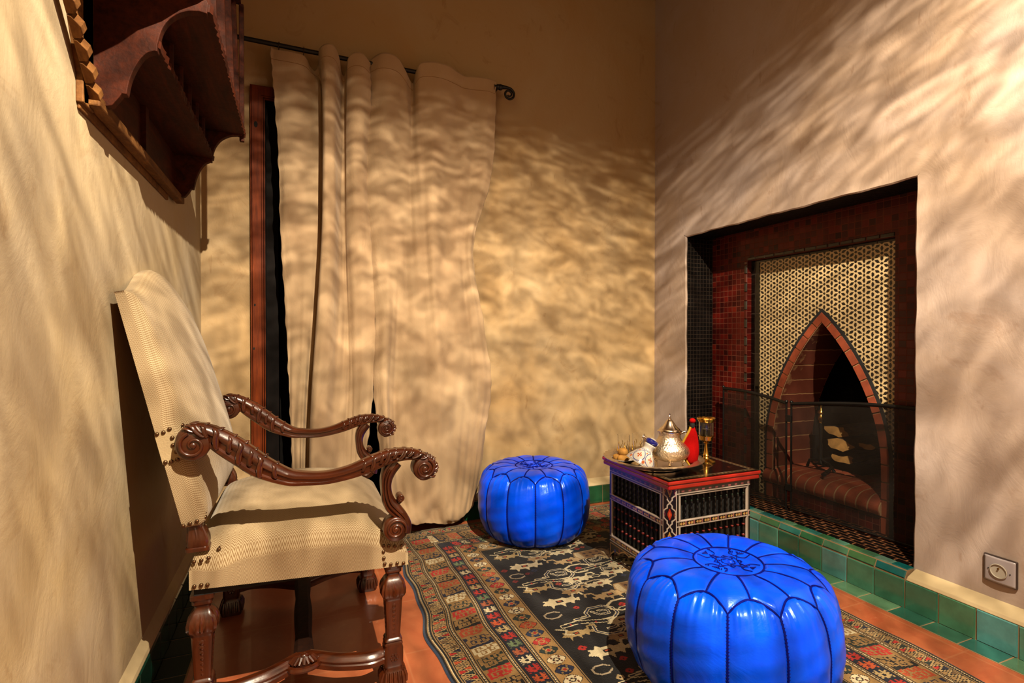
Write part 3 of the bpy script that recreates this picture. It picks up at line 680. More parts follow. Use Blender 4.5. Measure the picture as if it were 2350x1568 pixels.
    hm = MB(); hm.tube([(R*.70*cos(x)*(1+.012*sin(2*x+.6)), R*.70*sin(x), .008) for x in np.linspace(0, 2*pi, 80)[:-1]], .004, 8, True); hm.build('base_piping', M['leather'], root, True)
    return root
pouf('leather_pouf', .261, .318, 'bright blue leather pouf in the foreground, in front of the painted table', (1.052, 1.062, .0065), radians(3.6))
pouf('leather_pouf', .255, .320, 'blue leather pouf farther back, beside the curtain hem and against the back wall', (1.005, 2.195, .0065), radians(25.4))
# ------------------------------------------------------------------ painted side table
TX0, TX1, TY0, TY1, TZ = 1.172, 1.574, 1.450, 1.852, .388
TC = ((TX0+TX1)/2, (TY0+TY1)/2)
TB = empty('side_table', (TC[0], TC[1], .0065), label='square painted black side table with red edge beside the fireplace, carrying a silver tray', cat='table')
M['paintwd'] = vcol('painted_wood', .35, .1, 90, 0, .35, .12, 30); M['redpaint'] = plain('red_lacquer', (214, 34, 16), .3, coat=.5, var=.15, vs=25, bs=.2, bsc=80)
M['blklac'] = plain('black_lacquer', (12, 9, 10), .22, coat=.6); M['spind'] = plain('black_spindle', (10, 8, 10), .35, coat=.2)
HW = .201; CH = .034; BLK = (12, 9, 11); CRM = (226, 206, 190)
def face_panel(W, H):
    p = Paint(W, H, .002, BLK); mk = np.ones((p.nv, p.nu), bool)
    def opening(z0, z1, x0=.016, x1=None):
        x1 = W-.016 if x1 is None else x1; c = .008
        p.line([(x0-.003, z0-.003), (x0-.003, z1+.003), (x1+.003, z1+.003), (x1+.003, z0-.003), (x0-.003, z0-.003)], .0045, CRM)
        mk[p.win(x0, x1, z0, z1)] = False
    def rail(z, h):
        p.rect(0, W, z, z+h, (30, 14, 12)); p.line([(0, z+.002), (W, z+.002)], .004, CRM); p.line([(0, z+h-.002), (W, z+h-.002)], .004, CRM); x = .012; k_ = 0
        while x < W:
            p.rect(x+.024, x+.03, z+.004, z+h-.004, (196, 120, 110)); p.ell(x+.007, z+h/2, .0065, .0042, (236, 190, 110)); p.ell(x+.017, z+h/2, .0065, .0042, (236, 190, 110)); p.ell(x+.012, z+h/2, .003, .003, (150, 40, 20)); x += .036; k_ += 1
    opening(.10, .245); opening(.268, .352); rail(.246, .0225); rail(.078, .0225)
    p.rect(0, W, .358, H, (60, 44, 40)); p.line([(0, .362), (W, .362)], .0045, CRM); p.line([(0, H-.003), (W, H-.003)], .003, (150, 120, 90))
    x = .02
    while x < W: p.rect(x, x+.012, .367, .373, (170, 90, 90)); x += .03
    # apron with a lobed lower edge
    for k_ in range(p.nu):
        xx = p.x[k_]; s_ = xx/W; edge = .005+.052*abs(sin(pi*s_))**.7+.010*abs(sin(pi*s_*5)); col_ = p.y < edge; mk[col_ & (p.y < .077), k_] = False
        e2 = (abs(p.y-edge-.004) < .0028); p.a[e2, k_] = lin((206, 156, 88))
    p.line([(.006, .07), (W-.006, .07)], .003, (190, 140, 80)); p.line([(.006, .07), (.006, .012)], .003, (190, 140, 80)); p.line([(W-.006, .07), (W-.006, .012)], .003, (190, 140, 80))
    p.ell(.04, .045, .007, .010, (40, 60, 150)); p.ell(W-.04, .045, .007, .010, (40, 60, 150)); p.ell(.07, .058, .006, .008, (150, 40, 20)); p.ell(W-.07, .058, .006, .008, (150, 40, 20))
    for x0 in (0.0, W-.013):
        p.line([(x0+.003, 0), (x0+.003, H)], .003, (170, 150, 140)) if x0 else None
    p.line([(W-.0085, .08), (W-.0085, H)], .003, CRM); p.line([(.0085, .08), (.0085, H)], .003, CRM)
    return p, mk
def place_panel(name, p, mk, c0, ud, parent, th=.010):
    uu = np.linspace(0, p.w, p.nu+1); vv = np.linspace(0, p.h, p.nv+1); U, V = np.meshgrid(uu, vv)
    P = np.stack([c0[0]+ud[0]*U, c0[1]+ud[1]*U, V], -1)
    return grid_obj(name, P, M['paintwd'], parent, False, col=p.a, mask=mk, solid=th, offset=-1)
fp, fmk = face_panel(2*(HW-CH), TZ-.0065-.001)
cor = [(-HW+CH, -HW), (HW-CH, -HW), (HW, -HW+CH), (HW, HW-CH), (HW-CH, HW), (-HW+CH, HW), (-HW, HW-CH), (-HW, -HW+CH)]
cp = Paint(CH*sqrt(2), TZ-.0075, .0015, (26, 14, 16)); z = .002; k = 0; Wc = cp.w
while z < TZ:
    h = .041; c = z+h; col = [(232, 176, 84), (214, 60, 24), (232, 176, 84), (214, 60, 24)][k % 2]
    cp.poly([(0, z+.006), (.011, c), (0, c+h-.006)], (120, 40, 60) if k % 2 else (176, 92, 30)); cp.poly([(Wc, z+.006), (Wc-.011, c), (Wc, c+h-.006)], (140, 70, 40) if k % 2 else (150, 40, 50))
    sh = [(Wc/2, z), (Wc/2+.008, z+.010), (Wc/2+.008, z+.018), (Wc-.004, z+.028), (Wc-.003, c), (Wc-.004, c+h-.028), (Wc/2+.008, c+h-.018), (Wc/2+.008, c+h-.010), (Wc/2, c+h)]
    for s_ in (1, -1): cp.line([(Wc/2+s_*(x-Wc/2), y) for x, y in sh], .0042, CRM)
    cp.poly([(Wc/2, c-.022), (Wc/2+.0085, c), (Wc/2, c+.022), (Wc/2-.0085, c)], col); cp.poly([(Wc/2, c-.011), (Wc/2+.004, c), (Wc/2, c+.011), (Wc/2-.004, c)], (170, 40, 20) if k % 2 == 0 else (240, 110, 50))
    z += 2*h; k += 1
cp.line([(.0015, 0), (.0015, cp.h)], .003, (190, 160, 150)); cp.line([(Wc-.0015, 0), (Wc-.0015, cp.h)], .003, CRM)
for i in range(8):
    A_, B_ = cor[i], cor[(i+1) % 8]; d_ = (B_[0]-A_[0], B_[1]-A_[1]); l_ = math.hypot(*d_); d_ = (d_[0]/l_, d_[1]/l_)
    if i % 2 == 0: place_panel('side_panel', fp, fmk, A_, d_, TB)
    else: place_panel('corner_post', cp, np.ones((cp.nv, cp.nu), bool), A_, d_, TB)
# turned spindles in the two visible fretwork tiers
def spindle(z0, z1, beads):
    q = MB(); n_ = 26; pr = []
    for k_ in range(n_+1):
        s_ = k_/n_; pr.append((.0028+.0026*abs(sin(pi*s_*4))**1.5, z0+(z1-z0)*s_))
    q.lathe(pr, 8)
    q.mi = 1
    for bz, c_ in beads: q.ball((0, 0, bz), .0056 if c_ == 0 and len(beads) > 1 else .0040, 8, 6)
    return q
M['redbead'] = plain('red_bead', (150, 34, 24), .5, coat=.2); M['greenbead'] = plain('green_bead', (22, 50, 26), .5)
sp_lo = spindle(.10, .245, [(.135, 0), (.175, 0), (.215, 0)]).build('spindle', [M['spind'], M['redbead']], TB, True)
sp_up = spindle(.268, .352, [(.33, 0)]).build('spindle', [M['spind'], M['greenbead']], TB, True)
first = {0: sp_lo, 1: sp_up}; used = set()
for i in (0, 6):
    A_, B_ = cor[i], cor[(i+1) % 8]
    for k in range(12):
        s_ = (k+.75)/12.5; x = A_[0]+(B_[0]-A_[0])*s_; y = A_[1]+(B_[1]-A_[1])*s_; inn = .012
        x += inn*(1 if A_[0] < -HW+.001 and B_[0] < -HW+.001 else 0); y += inn if i == 0 else 0
        for t_ in (0, 1):
            o = first[t_]
            if t_ in used: o = o.copy(); link(o, TB)
            used.add(t_); o.location = (x, y, 0)
q = MB(); q.box(-HW+.03, HW-.03, -HW+.03, HW-.03, .09, TZ-.008); q.build('inner_dark', M['dark'], TB)  # black box added so the inside of the table looks dark
q = MB(); q.box(-HW-.006, HW+.006, -HW-.006, HW+.006, TZ-.0075, TZ+.009); q.build('table_edge', M['redpaint'], TB, bevel=.004)
q = MB(); q.box(-HW-.010, HW+.010, -HW-.010, HW+.010, TZ+.0095, TZ+.0235); q.build('table_edge', M['redpaint'], TB, bevel=.004)
ttp = Paint(2*HW+.018, 2*HW+.018, .002, (20, 13, 12)); W = ttp.w
for d_, w_, c_ in ((.008, .004, (60, 36, 22)), (.018, .012, (150, 120, 84)), (.027, .003, (226, 200, 160)), (.050, .002, (170, 130, 80))): ttp.line([(d_, d_), (W-d_, d_), (W-d_, W-d_), (d_, W-d_), (d_, d_)], w_, c_)
x = .03
while x < W-.03:
    for a_, b_ in ((x, .0185), (x, W-.0185), (.0185, x), (W-.0185, x)): ttp.ell(a_, b_, .005, .005, (70, 40, 20))
    x += .018
for i in range(6):
    for j in range(6):
        if (i+j) % 2: ttp.ell(.08+i*.053, .08+j*.053, .006, .006, (120, 50, 20))
ttp.line([(W/2+.13*cos(a_), W/2+.13*sin(a_)) for a_ in np.linspace(0, 2*pi, 9)], .003, (170, 120, 60))
uu = np.linspace(-W/2, W/2, ttp.nu+1); U, V = np.meshgrid(uu, uu); grid_obj('tabletop', np.stack([U, V, np.full_like(U, TZ+.0245)], -1), vcol('lacquered_top', .12, .02, 90, 0, .9, .1, 30), TB, False, col=ttp.a)
TOP = TZ+.0245+.0065

# ------------------------------------------------------------------ tray and tea things
M['metal'] = None
def hammered(name, c, sc, st):
    m, t, b = nt(name); b.inputs['Base Color'].default_value = (*lin1(c), 1); b.inputs['Metallic'].default_value = 1; b.inputs['Roughness'].default_value = .34 if 'engraved' in name else .2
    vo = N(t, 'ShaderNodeTexVoronoi'); vo.inputs['Scale'].default_value = sc; t.links.new(objvec(t), vo.inputs['Vector']); bump(t, b, math_(t, 'ADD', vo.outputs[0], noise(t, sc*1.5, 3, .6, objvec(t))), st, .002); return m
M['silverp'] = hammered('polished_silver', (222, 206, 184), 60, .05); M['silvere'] = hammered('engraved_silver', (216, 200, 176), 150, .55)
TR = empty('serving_tray', (1.256, 1.648, TOP), label='round engraved silver tray overhanging the left edge of the painted table', cat='tray'); TR.scale = (1.03, 1.03, 1)
q = MB(); q.lathe([(0, .013), (.120, .013), (.130, .0145)], 64, cap=False); q.lathe([(0, .0), (.10, .0), (.104, .003), (.104, .010), (.13, .0125)], 64, cap=False); q.build('tray_base', M['silverp'], TR, True)
n_ = 144; rs = []
for r, z, sc in ((.129, .0142, 0), (.138, .019, 0), (.146, .028, .3), (.160, .034, .6), (.174, .0355, 1), (.181, .0345, 1.6), (.180, .0325, 1.6), (.168, .030, .8), (.148, .019, 0), (.130, .0122, 0)):
    rs.append([((r+.0016*sc*cos(36*2*pi*k/n_))*cos(2*pi*k/n_), (r+.0016*sc*cos(36*2*pi*k/n_))*sin(2*pi*k/n_), z+.0008*sc*cos(36*2*pi*k/n_)) for k in range(n_)])
q = MB(); q.rings(rs, True, False); q.build('tray_rim', M['silvere'], TR, True)
TT = TOP+.0135
# teapot
tpx, tpy = 1.297, 1.602
TP = empty('teapot', (tpx, tpy, TT), radians(-112), 'ornate silver teapot with tall domed lid standing on the tray', 'teapot')
q = MB(); q.lathe([(.034, .014), (.054, .020), (.069, .034), (.0745, .050), (.070, .066), (.057, .080), (.046, .090), (.040, .102), (.039, .112), (.041, .119), (.043, .122), (.040, .124)], 48, cap=False); q.lathe([(0, .013), (.034, .013), (.036, .017)], 48, cap=False)
q.build('pot_body', M['silvere'], TP, True)
q = MB(); q.lathe([(.045, .1215), (.0455, .124), (.041, .126), (.038, .129), (.0375, .132), (.033, .135), (.026, .142), (.0195, .151), (.014, .160), (.009, .166), (.0045, .169), (.006, .173), (.003, .176), (.0045, .180), (.0025, .184), (.0035, .1875), (.0, .190)], 40); lid = q.build('pot_lid', M['silverp'], TP, True)
for k in range(4):
    q = MB(); a_ = pi/4+k*pi/2+.5; c_, s_ = cos(a_), sin(a_); q.tube([(.046*c_, .046*s_, .022), (.052*c_, .052*s_, .014), (.046*c_, .046*s_, .007), (.049*c_, .049*s_, .0012)], [.006, .005, .0035, .0045], 8); q.build('pot_foot', M['silverp'], TP, True)
q = MB(); q.tube(catmull([(-.0, -.056, .044), (0, -.080, .050), (0, -.088, .070), (0, -.088, .088), (0, -.095, .100), (0, -.104, .104)], 6), list(np.linspace(.013, .0045, 31)), 12); q.build('spout', M['silverp'], TP, True)
q = MB(); q.tube(catmull([(0, .038, .112), (0, .062, .122), (0, .084, .108), (0, .086, .080), (0, .072, .056), (0, .055, .048)], 6), .0045, 10); q.build('pot_handle', M['silverp'], TP, True)
# red felt handle cover with yellow braid
cvx, cvy = 1.362, 1.552
CV = empty('teapot_handle_cover', (cvx, cvy, TT-.001), radians(-24), 'red felt teapot handle cover with yellow braid edge and red bobble', 'teapot handle cover')
out_ = catmull([(-.010, .002), (-.024, .028), (-.033, .058), (-.034, .078), (-.024, .105), (-.012, .132), (-.007, .150)], 8); rt_ = catmull([(.007, .150), (.016, .118), (.020, .085), (.021, .05), (.017, .02), (.012, .002)], 8)
M['felt'] = plain('red_felt', (205, 8, 6), .95, spec=.1, bs=.3, bsc=200); M['braid'] = plain('yellow_braid', (242, 184, 34), .8, bs=.4, bsc=300)
out_ = [(x*1.18, z*.96) for x, z in out_]; rt_ = [(x*1.15, z*.96) for x, z in rt_]; ol = out_+rt_; cxm = -.004; rs = []
for w_, sc in ((-.013, .0), (-.012, .5), (-.009, .8), (-.004, .96), (.0, 1.0), (.004, .96), (.009, .8), (.012, .5), (.013, .0)):
    rs.append([((x-cxm)*sc+cxm if sc else cxm+(x-cxm)*.02, w_*(1-.5*z/.15), (z-.075)*(sc if sc else .02)+.075 if sc < .9 else z) for x, z in ol])
q = MB(); q.rings(rs, True, True); q.build('felt_body', M['felt'], CV, True, angle=80)
q = MB(); q.tube([(x, -.002, z) for x, z in out_], .0042, 8); q.build('braid_edge', M['braid'], CV, True)
q = MB(); q.lathe([(.0065, .142), (.008, .145), (.008, .156), (.006, .159)], 16); q.build('black_band', M['dark'], CV, True)
q = MB(); q.ball((0, 0, .167), .0105, 16, 10, (1.1, 1, .95)); q.build('bobble', M['felt'], CV, True)
# brass hurricane candle holder
CD = empty('candle_holder', (1.488, 1.618, TOP), label='brass candle holder with glass chimney at the back of the table', cat='candle holder')
q = MB(); q.lathe([(.034, 0), (.035, .004), (.030, .007), (.020, .010), (.012, .016), (.010, .022), (.013, .026), (.010, .030), (.0075, .045), (.0055, .062), (.005, .070), (.010, .074), (.006, .078), (.018, .082), (.026, .088), (.0265, .100), (.030, .101), (.030, .104), (.024, .104)], 40); q.build('brass_stand', M['brass'], CD, True)
q = MB(); q.lathe([(.025, .104), (.0275, .108), (.0275, .160), (.0265, .160), (.0265, .108), (.024, .104)], 40, cap=False); q.build('glass_chimney', glass('clear_chimney'), CD, True)
q = MB(); q.lathe([(.029, .158), (.030, .161), (.0355, .170), (.034, .174), (.028, .170), (.0265, .163), (.027, .158), (.029, .158)], 40, cap=False); q.build('brass_rim', M['brass'], CD, True)
q = MB(); q.lathe([(0, .104), (.016, .104), (.016, .128), (0, .129)], 24); q.build('candle', plain('tallow', (214, 198, 168), .5), CD, True)
# tea glasses
gl = glass('tea_glass'); gg = plain('gilt_band', (206, 160, 70), .3, .9)
def tea_glass(loc_, lab):
    g_ = empty('tea_glass', loc_, random.random(), lab, 'glass', 'tea glasses on the tray'); g_.scale = (1.12, 1.12, 1.18)
    q = MB(); q.lathe([(0, .0), (.018, 0), (.0185, .003), (.020, .03), (.0225, .074), (.0215, .074), (.019, .03), (.0172, .006), (0, .006)], 32); q.build('glass_body', gl, g_, True)
    q = MB()
    for k_ in range(6):
        a_ = k_*pi/3; q.tube([(.0206*cos(a_+.2*sin(u_*6)), .0206*sin(a_+.2*sin(u_*6)), .018+.034*u_) for u_ in np.linspace(0, 1, 8)], .0011, 5)
    q.tube([(.0198*cos(a_), .0198*sin(a_), .012) for a_ in np.linspace(0, 2*pi, 24)[:-1]], .0009, 5, True); q.build('gilt_pattern', gg, g_, True)
tea_glass((1.204, 1.768, TT), 'clear tea glass with gilt pattern, the left one behind the biscuits')
tea_glass((1.272, 1.764, TT), 'clear tea glass with gilt pattern, the right one behind the blue and white lid')
# plate, biscuits, conical lid
M['china'] = plain('white_china', (238, 226, 210), .15, coat=.6); M['cobalt'] = plain('cobalt_glaze', (22, 34, 140), .15, coat=.6)
plx, ply = 1.150, 1.682
PL = empty('biscuit_plate', (plx, ply, TT), label='small white plate with a cobalt line on the left side of the tray', cat='plate')
q = MB(); q.lathe([(0, .004), (.022, .004), (.038, .011), (.0495, .0175), (.0505, .0165), (.040, .008), (.024, 0), (0, 0)], 48); q.build('plate_body', M['china'], PL, True)
q = MB(); q.lathe([(.0455, .0165), (.047, .0174), (.0465, .0166), (.0455, .0165)], 48, cap=False); q.tube([(.0462*cos(a_), .0462*sin(a_), .0145) for a_ in np.linspace(0, 2*pi, 49)[:-1]], .0016, 6, True); q.build('blue_line', M['cobalt'], PL, True)
M['bisc'] = plain('golden_biscuit', (226, 160, 62), .8, var=.2, vs=60, bs=.7, bsc=90)
for i, (x, y, z, r, sx, tilt, lab) in enumerate((( -.012, -.008, .006, .016, 1.3, .2, 'golden biscuit at the front of the plate, nearest its cobalt line'), (-.020, .014, .007, .015, 1.2, -.3, 'golden biscuit at the left back of the plate'), (.012, .012, .007, .0155, 1.2, .4, 'golden biscuit at the right back of the plate, below the left glass'), (-.004, .004, .026, .017, 1.25, 1.0, 'golden biscuit on top of the biscuit heap'))):
    q = MB(); rs = []
    for k in range(1, 9):
        a_ = pi*k/9; rs.append([(r*sx*sin(a_)**.6*cos(u)*(1+.08*sin(3*u+i)), r*sin(a_)**.6*sin(u), r*.72*(1-cos(a_))) for u in np.linspace(0, 2*pi, 17)[:-1]])
    q.rings(rs); o = q.build('biscuit', M['bisc'], None, True); o.location = (plx+x, ply+y, TT+z-.001); o.rotation_euler = (0, 0, tilt); o.scale = (1.15, 1.15, 1.2); tag(o, lab, 'biscuit', 'biscuits on the plate')
# conical lid painted with medallions, leaning on the plate
LD = empty('dish_lid', (1.160, 1.600, TT+.012), 0, 'blue and white conical dish lid with medallions leaning against the biscuit plate', 'lid')
LD.rotation_euler = (radians(8), radians(30), 0)
LD.scale = (1.12,)*3; nu, Hh = 96, .056
prof_l = catmull([(.0500, 0), (.0495, .004), (.044, .018), (.034, .034), (.0225, .047), (.017, .054), (.0165, .060), (.0185, .067), (.019, .071), (.015, .075)], 6)
nvv = len(prof_l)*2
pr_ = np.array(prof_l); SS_ = np.concatenate([[0], np.cumsum(np.hypot(*np.diff(pr_, axis=0).T))]); tot = SS_[-1]
nU, nV = 240, 90
lp = Paint(2*pi, tot, 2*pi/nU, (244, 236, 222)); lp.nv = nV; lp.a = np.zeros((nV, lp.nu, 3)); lp.a[:] = lin((244, 236, 222)); lp.y = (np.arange(nV)+.5)*tot/nV; lp.X, lp.Y = np.meshgrid(lp.x, lp.y)
lp.rect(0, 7, .0035, .0052, (50, 60, 150)); lp.rect(0, 7, .056, .058, (50, 60, 150)); lp.rect(0, 7, .0615, .0625, (90, 90, 160))
for k in range(6):
    c_ = (k+.5)*2*pi/6
    for (rx, ry, cc) in ((.50, .0245, (30, 40, 150)), (.44, .0222, (244, 236, 222))): lp.ell(c_, .030, rx, ry, cc)
    for dx_, dy_ in ((0, .007), (0, -.007), (.14, 0), (-.14, 0)): lp.ell(c_+dx_, .030+dy_, .06, .004, (226, 110, 60))
    lp.ell(c_, .030, .06, .003, (190, 60, 30))
    for e_ in (0.03, .5): pass
    lp.ell((k+1)*2*pi/6 % 6.2832, .012, .10, .006, (226, 120, 70)); lp.ell(((k+1) % 6)*2*pi/6+.02, .048, .08, .004, (226, 120, 70))
th = np.linspace(0, 2*pi, lp.nu+1); vv = np.linspace(0, tot, nV+1); TH, VV = np.meshgrid(th, vv); rr_ = np.interp(VV, SS_, pr_[:, 0]); zz_ = np.interp(VV, SS_, pr_[:, 1])
grid_obj('lid_cone', np.stack([rr_*np.cos(TH), rr_*np.sin(TH), zz_], -1), vcol('painted_china', .14, .0, 90, 0, .7, .04, 30), LD, True, col=lp.a, solid=.0022, offset=-1)
q = MB(); q.lathe([(.014, .0735), (.0195, .0745), (.0225, .080), (.0215, .087), (.016, .0905), (.010, .0905)], 32); q.build('blue_knob_ring', M['cobalt'], LD, True)
q = MB(); q.lathe([(.0115, .088), (.012, .092), (.008, .0945), (0, .0950)], 24); q.build('knob_top', M['china'], LD, True)

# ------------------------------------------------------------------ curtain rod
RY = 2.432; RZ = 2.150
RD = empty('curtain_rod', (.3, RY, RZ), label='black wrought iron curtain rod with a scrolled end above the curtains', cat='curtain rod')
q = MB(); q.tube([(XL-.3+.02, 0, .0), (-.1, 0, -.006), (.35, 0, -.004), (.628, 0, 0)], .0095, 12); q.build('rod', M['iron'], RD, True)
q = MB(); sp = [(.61, 0, 0), (.628, 0, .002), (.655, 0, .004)]
for a_ in np.linspace(pi/2, pi/2-3.3*pi, 46):
    r_ = .030*(1-.72*(pi/2-a_)/(3.3*pi)); sp.append((.676+r_*cos(a_), 0, -.026+r_*sin(a_)))
q.tube(sp, [.012, .012, .009]+list(np.linspace(.0065, .004, 46)), 10); q.lathe([(.013, -.008), (.015, 0), (.013, .008)], 16, (.630, 0, 0), Matrix.Rotation(pi/2, 4, 'Y')); q.build('scroll_finial', M['iron'], RD, True)
for x in (.615, -.66):
    q = MB(); q.tube([(x, 0, -.004), (x, .05, -.010), (x, YB-RY, -.012)], .006, 8); q.tube([(x, YB-RY-.004, -.012), (x, YB-RY, -.012)], .018, 12); q.build('rod_bracket', M['iron'], RD, True)
ring0 = None
for x in (640, 697, 745, 806, 905, 1072, 1112, 1132):
    P = on(1, RY, x, 130)
    if ring0 is None:
        q = MB(); q.tube([(0, .013*cos(a_), .019*sin(a_)) for a_ in np.linspace(0, 2*pi, 22)[:-1]], .0013, 6, True); ring0 = o = q.build('curtain_ring', plain('wire_ring', (60, 44, 34), .35, .8), None, True); tag(o, 'thin wire ring threaded on the black curtain rod', 'curtain ring', 'wire rings on the curtain rod')
    else: o = ring0.copy(); link(o)
    o.location = (P[0], RY, RZ-.008); o.rotation_euler = (0, .05, random.uniform(-.5, .5))

# ------------------------------------------------------------------ curtains
m, t, b = nt('cotton_duck'); v = objvec(t)
c = ramp(t, noise(t, 3, 4, .6, v), [(.3, lin((226, 188, 146))), (.7, lin((238, 206, 164)))]); t.links.new(c, b.inputs['Base Color']); b.inputs['Roughness'].default_value = .85; b.inputs['Specular IOR Level'].default_value = .15
b.inputs['Sheen Weight'].default_value = .1
h = math_(t, 'ADD', math_(t, 'MULTIPLY', noise(t, 14, 5, .65, objvec(t, (1, 1, .4)), 1.0), 1.0), math_(t, 'MULTIPLY', noise(t, 700, 2, .5, v), .1)); bump(t, b, h, .5, .006); M['curtain'] = m
M['hemthread'] = plain('hem_thread', (196, 150, 104), .9)
def Xp(px, Y): return on(1, Y, px, 784)[0]
def curtain(lab, rows, ntop, YC, extra=None):
    """rows: list of (z or per-point z list, [(px, dY)...]); every row has the same number of control points"""
    K = []
    for z, pts in rows:
        zz = z if hasattr(z, '__len__') else [z]*len(pts); pp = []
        for (px, dy), zc in zip(pts, zz): pp.append((Xp(px, YC+dy), YC+dy, zc))
        K.append(catmull(pp, 14))
    K = np.array(K); nr = K.shape[0]
    # refine along the height
    out_ = []
    cols = [catmull([tuple(K[i, j]) for i in range(nr)], 26) for j in range(K.shape[1])]
    P = np.array(cols).transpose(1, 0, 2)
    nv, nu = P.shape[:2]; I, J = np.meshgrid(np.arange(nv)/nv, np.arange(nu)/nu, indexing='ij')
    P[..., 1] += .0035*np.sin(J*38+I*5)*np.sin(I*3+1)+.002*np.sin(J*90+3*np.sin(I*9))*I+.0022*np.sin(I*40+6*np.sin(J*9))*np.sin(J*17)
    edge = np.minimum(J, 1-J); rag = .0022*np.sin(I*160)+.0016*np.sin(I*71+2)
    P[:, 0, 0] += rag[:, 0]; P[:, -1, 0] += rag[:, -1]
    if extra: extra(P, I, J)
    P[..., 1] = np.where(P[..., 2] < .14, np.minimum(P[..., 1], YT-.006), np.minimum(P[..., 1], YB-.03))
    root = empty('curtain', (Xp(rows[0][1][0][0], YC)+.2, YC, RZ), label=lab, cat='curtain')
    o = grid_obj('curtain_cloth', P-np.array(root.location), M['curtain'], root, True, solid=.0024, offset=0)
    # stitched top hem
    hq = MB(); hq.tube([tuple(p-np.array(root.location)-np.array((0, .0018, 0))) for p in P[9][::3]], .0011, 6); hq.build('hem_stitching', M['hemthread'], root, True); return root, P
def ztop(px, py): return on(1, 2.43, px, py)[2]
LT = [(622, 107, 0), (640, 115, -.004), (680, 124, -.006), (703, 131, 0), (714, 148, .018), (725, 157, .026), (733, 146, .006), (735, 124, -.038), (752, 115, -.050), (770, 119, -.045), (780, 140, -.022), (784, 160, .012), (791, 168, .026), (797, 158, .010), (801, 140, -.022), (815, 130, -.036), (835, 134, -.034), (850, 148, -.018)]
lt_z = [ztop(p[0], p[1]) for p in LT]
def row(zv, pxs, dys): return (zv, list(zip(pxs, dys)))
dtop = [p[2] for p in LT]
rowsL = [row(lt_z, [p[0] for p in LT], dtop),
 row(1.98, [629, 645, 680, 705, 722, 736, 742, 741, 752, 768, 778, 783, 790, 796, 798, 812, 833, 853], [.0, -.004, -.006, -.0, .004, .006, .004, -.060, -.085, -.075, -.015, .014, .024, .022, -.020, -.040, -.036, -.012]),
 row(1.70, [640, 655, 682, 707, 724, 738, 746, 742, 750, 767, 777, 783, 789, 794, 797, 812, 832, 846], [.0, -.006, -.008, -.004, .002, .004, .004, -.064, -.090, -.078, -.018, .008, .020, .018, -.016, -.040, -.034, .0]),
 row(1.35, [645, 658, 684, 706, 722, 736, 745, 739, 748, 765, 776, 783, 790, 794, 798, 813, 834, 852], [.004, -.004, -.010, -.008, .0, .002, .002, -.068, -.094, -.078, -.024, .0, .012, .008, -.012, -.032, -.030, .0]),
 row(1.0, [656, 668, 688, 702, 713, 724, 734, 727, 738, 757, 772, 784, 794, 800, 806, 820, 840, 861], [.004, -.002, -.010, -.012, .0, .002, .002, -.070, -.096, -.080, -.030, -.010, .002, -.004, -.016, -.028, -.026, .0]),
 row(.65, [664, 672, 686, 696, 704, 712, 722, 714, 726, 748, 768, 784, 796, 806, 814, 828, 842, 855], [.004, -.002, -.012, -.016, .0, .002, .004, -.070, -.096, -.080, -.034, -.018, -.010, -.012, -.018, -.024, -.020, .0]),
 row(.35, [670, 676, 686, 692, 699, 706, 716, 708, 722, 744, 766, 782, 794, 804, 812, 822, 830, 838], [.004, -.002, -.014, -.020, -.002, .0, .004, -.068, -.092, -.078, -.036, -.022, -.014, -.014, -.018, -.020, -.014, .0]),
 row(.02, [676, 682, 690, 695, 700, 706, 716, 708, 722, 744, 764, 778, 790, 798, 804, 812, 818, 824], [.004, -.002, -.014, -.020, -.004, .0, .004, -.060, -.086, -.074, -.036, -.024, -.016, -.014, -.018, -.018, -.012, .0])]
curtain('left cream cotton curtain with deep folds hanging beside the dark door frame', rowsL, 18, 2.43)
RT = [(852, 137, .0), (870, 131, -.026), (893, 133, -.036), (915, 142, -.034), (932, 166, -.014), (941, 181, .014), (950, 184, .022), (955, 168, -.004), (966, 153, -.030), (992, 151, -.038), (1030, 161, -.036), (1052, 171, -.026), (1068, 178, -.012), (1082, 178, -.006), (1100, 179, -.012), (1120, 184, -.014), (1139, 188, -.004)]
rz_ = [ztop(p[0], p[1]) for p in RT]
def hem(px, py, Y): return on(1, Y, px, py)[2]
hemp = [(884, 1118, 0.0), (896, 1150, -.02), (912, 1178, -.035), (930, 1190, -.045), (948, 1196, -.05), (962, 1199, -.05), (975, 1200, -.045), (985, 1201, -.04), (998, 1202, -.035), (1012, 1203, -.03), (1028, 1203, -.03), (1042, 1200, -.025), (1054, 1193, -.02), (1064, 1184, -.012), (1072, 1174, -.006), (1080, 1160, 0), (1084, 1146, .004)]
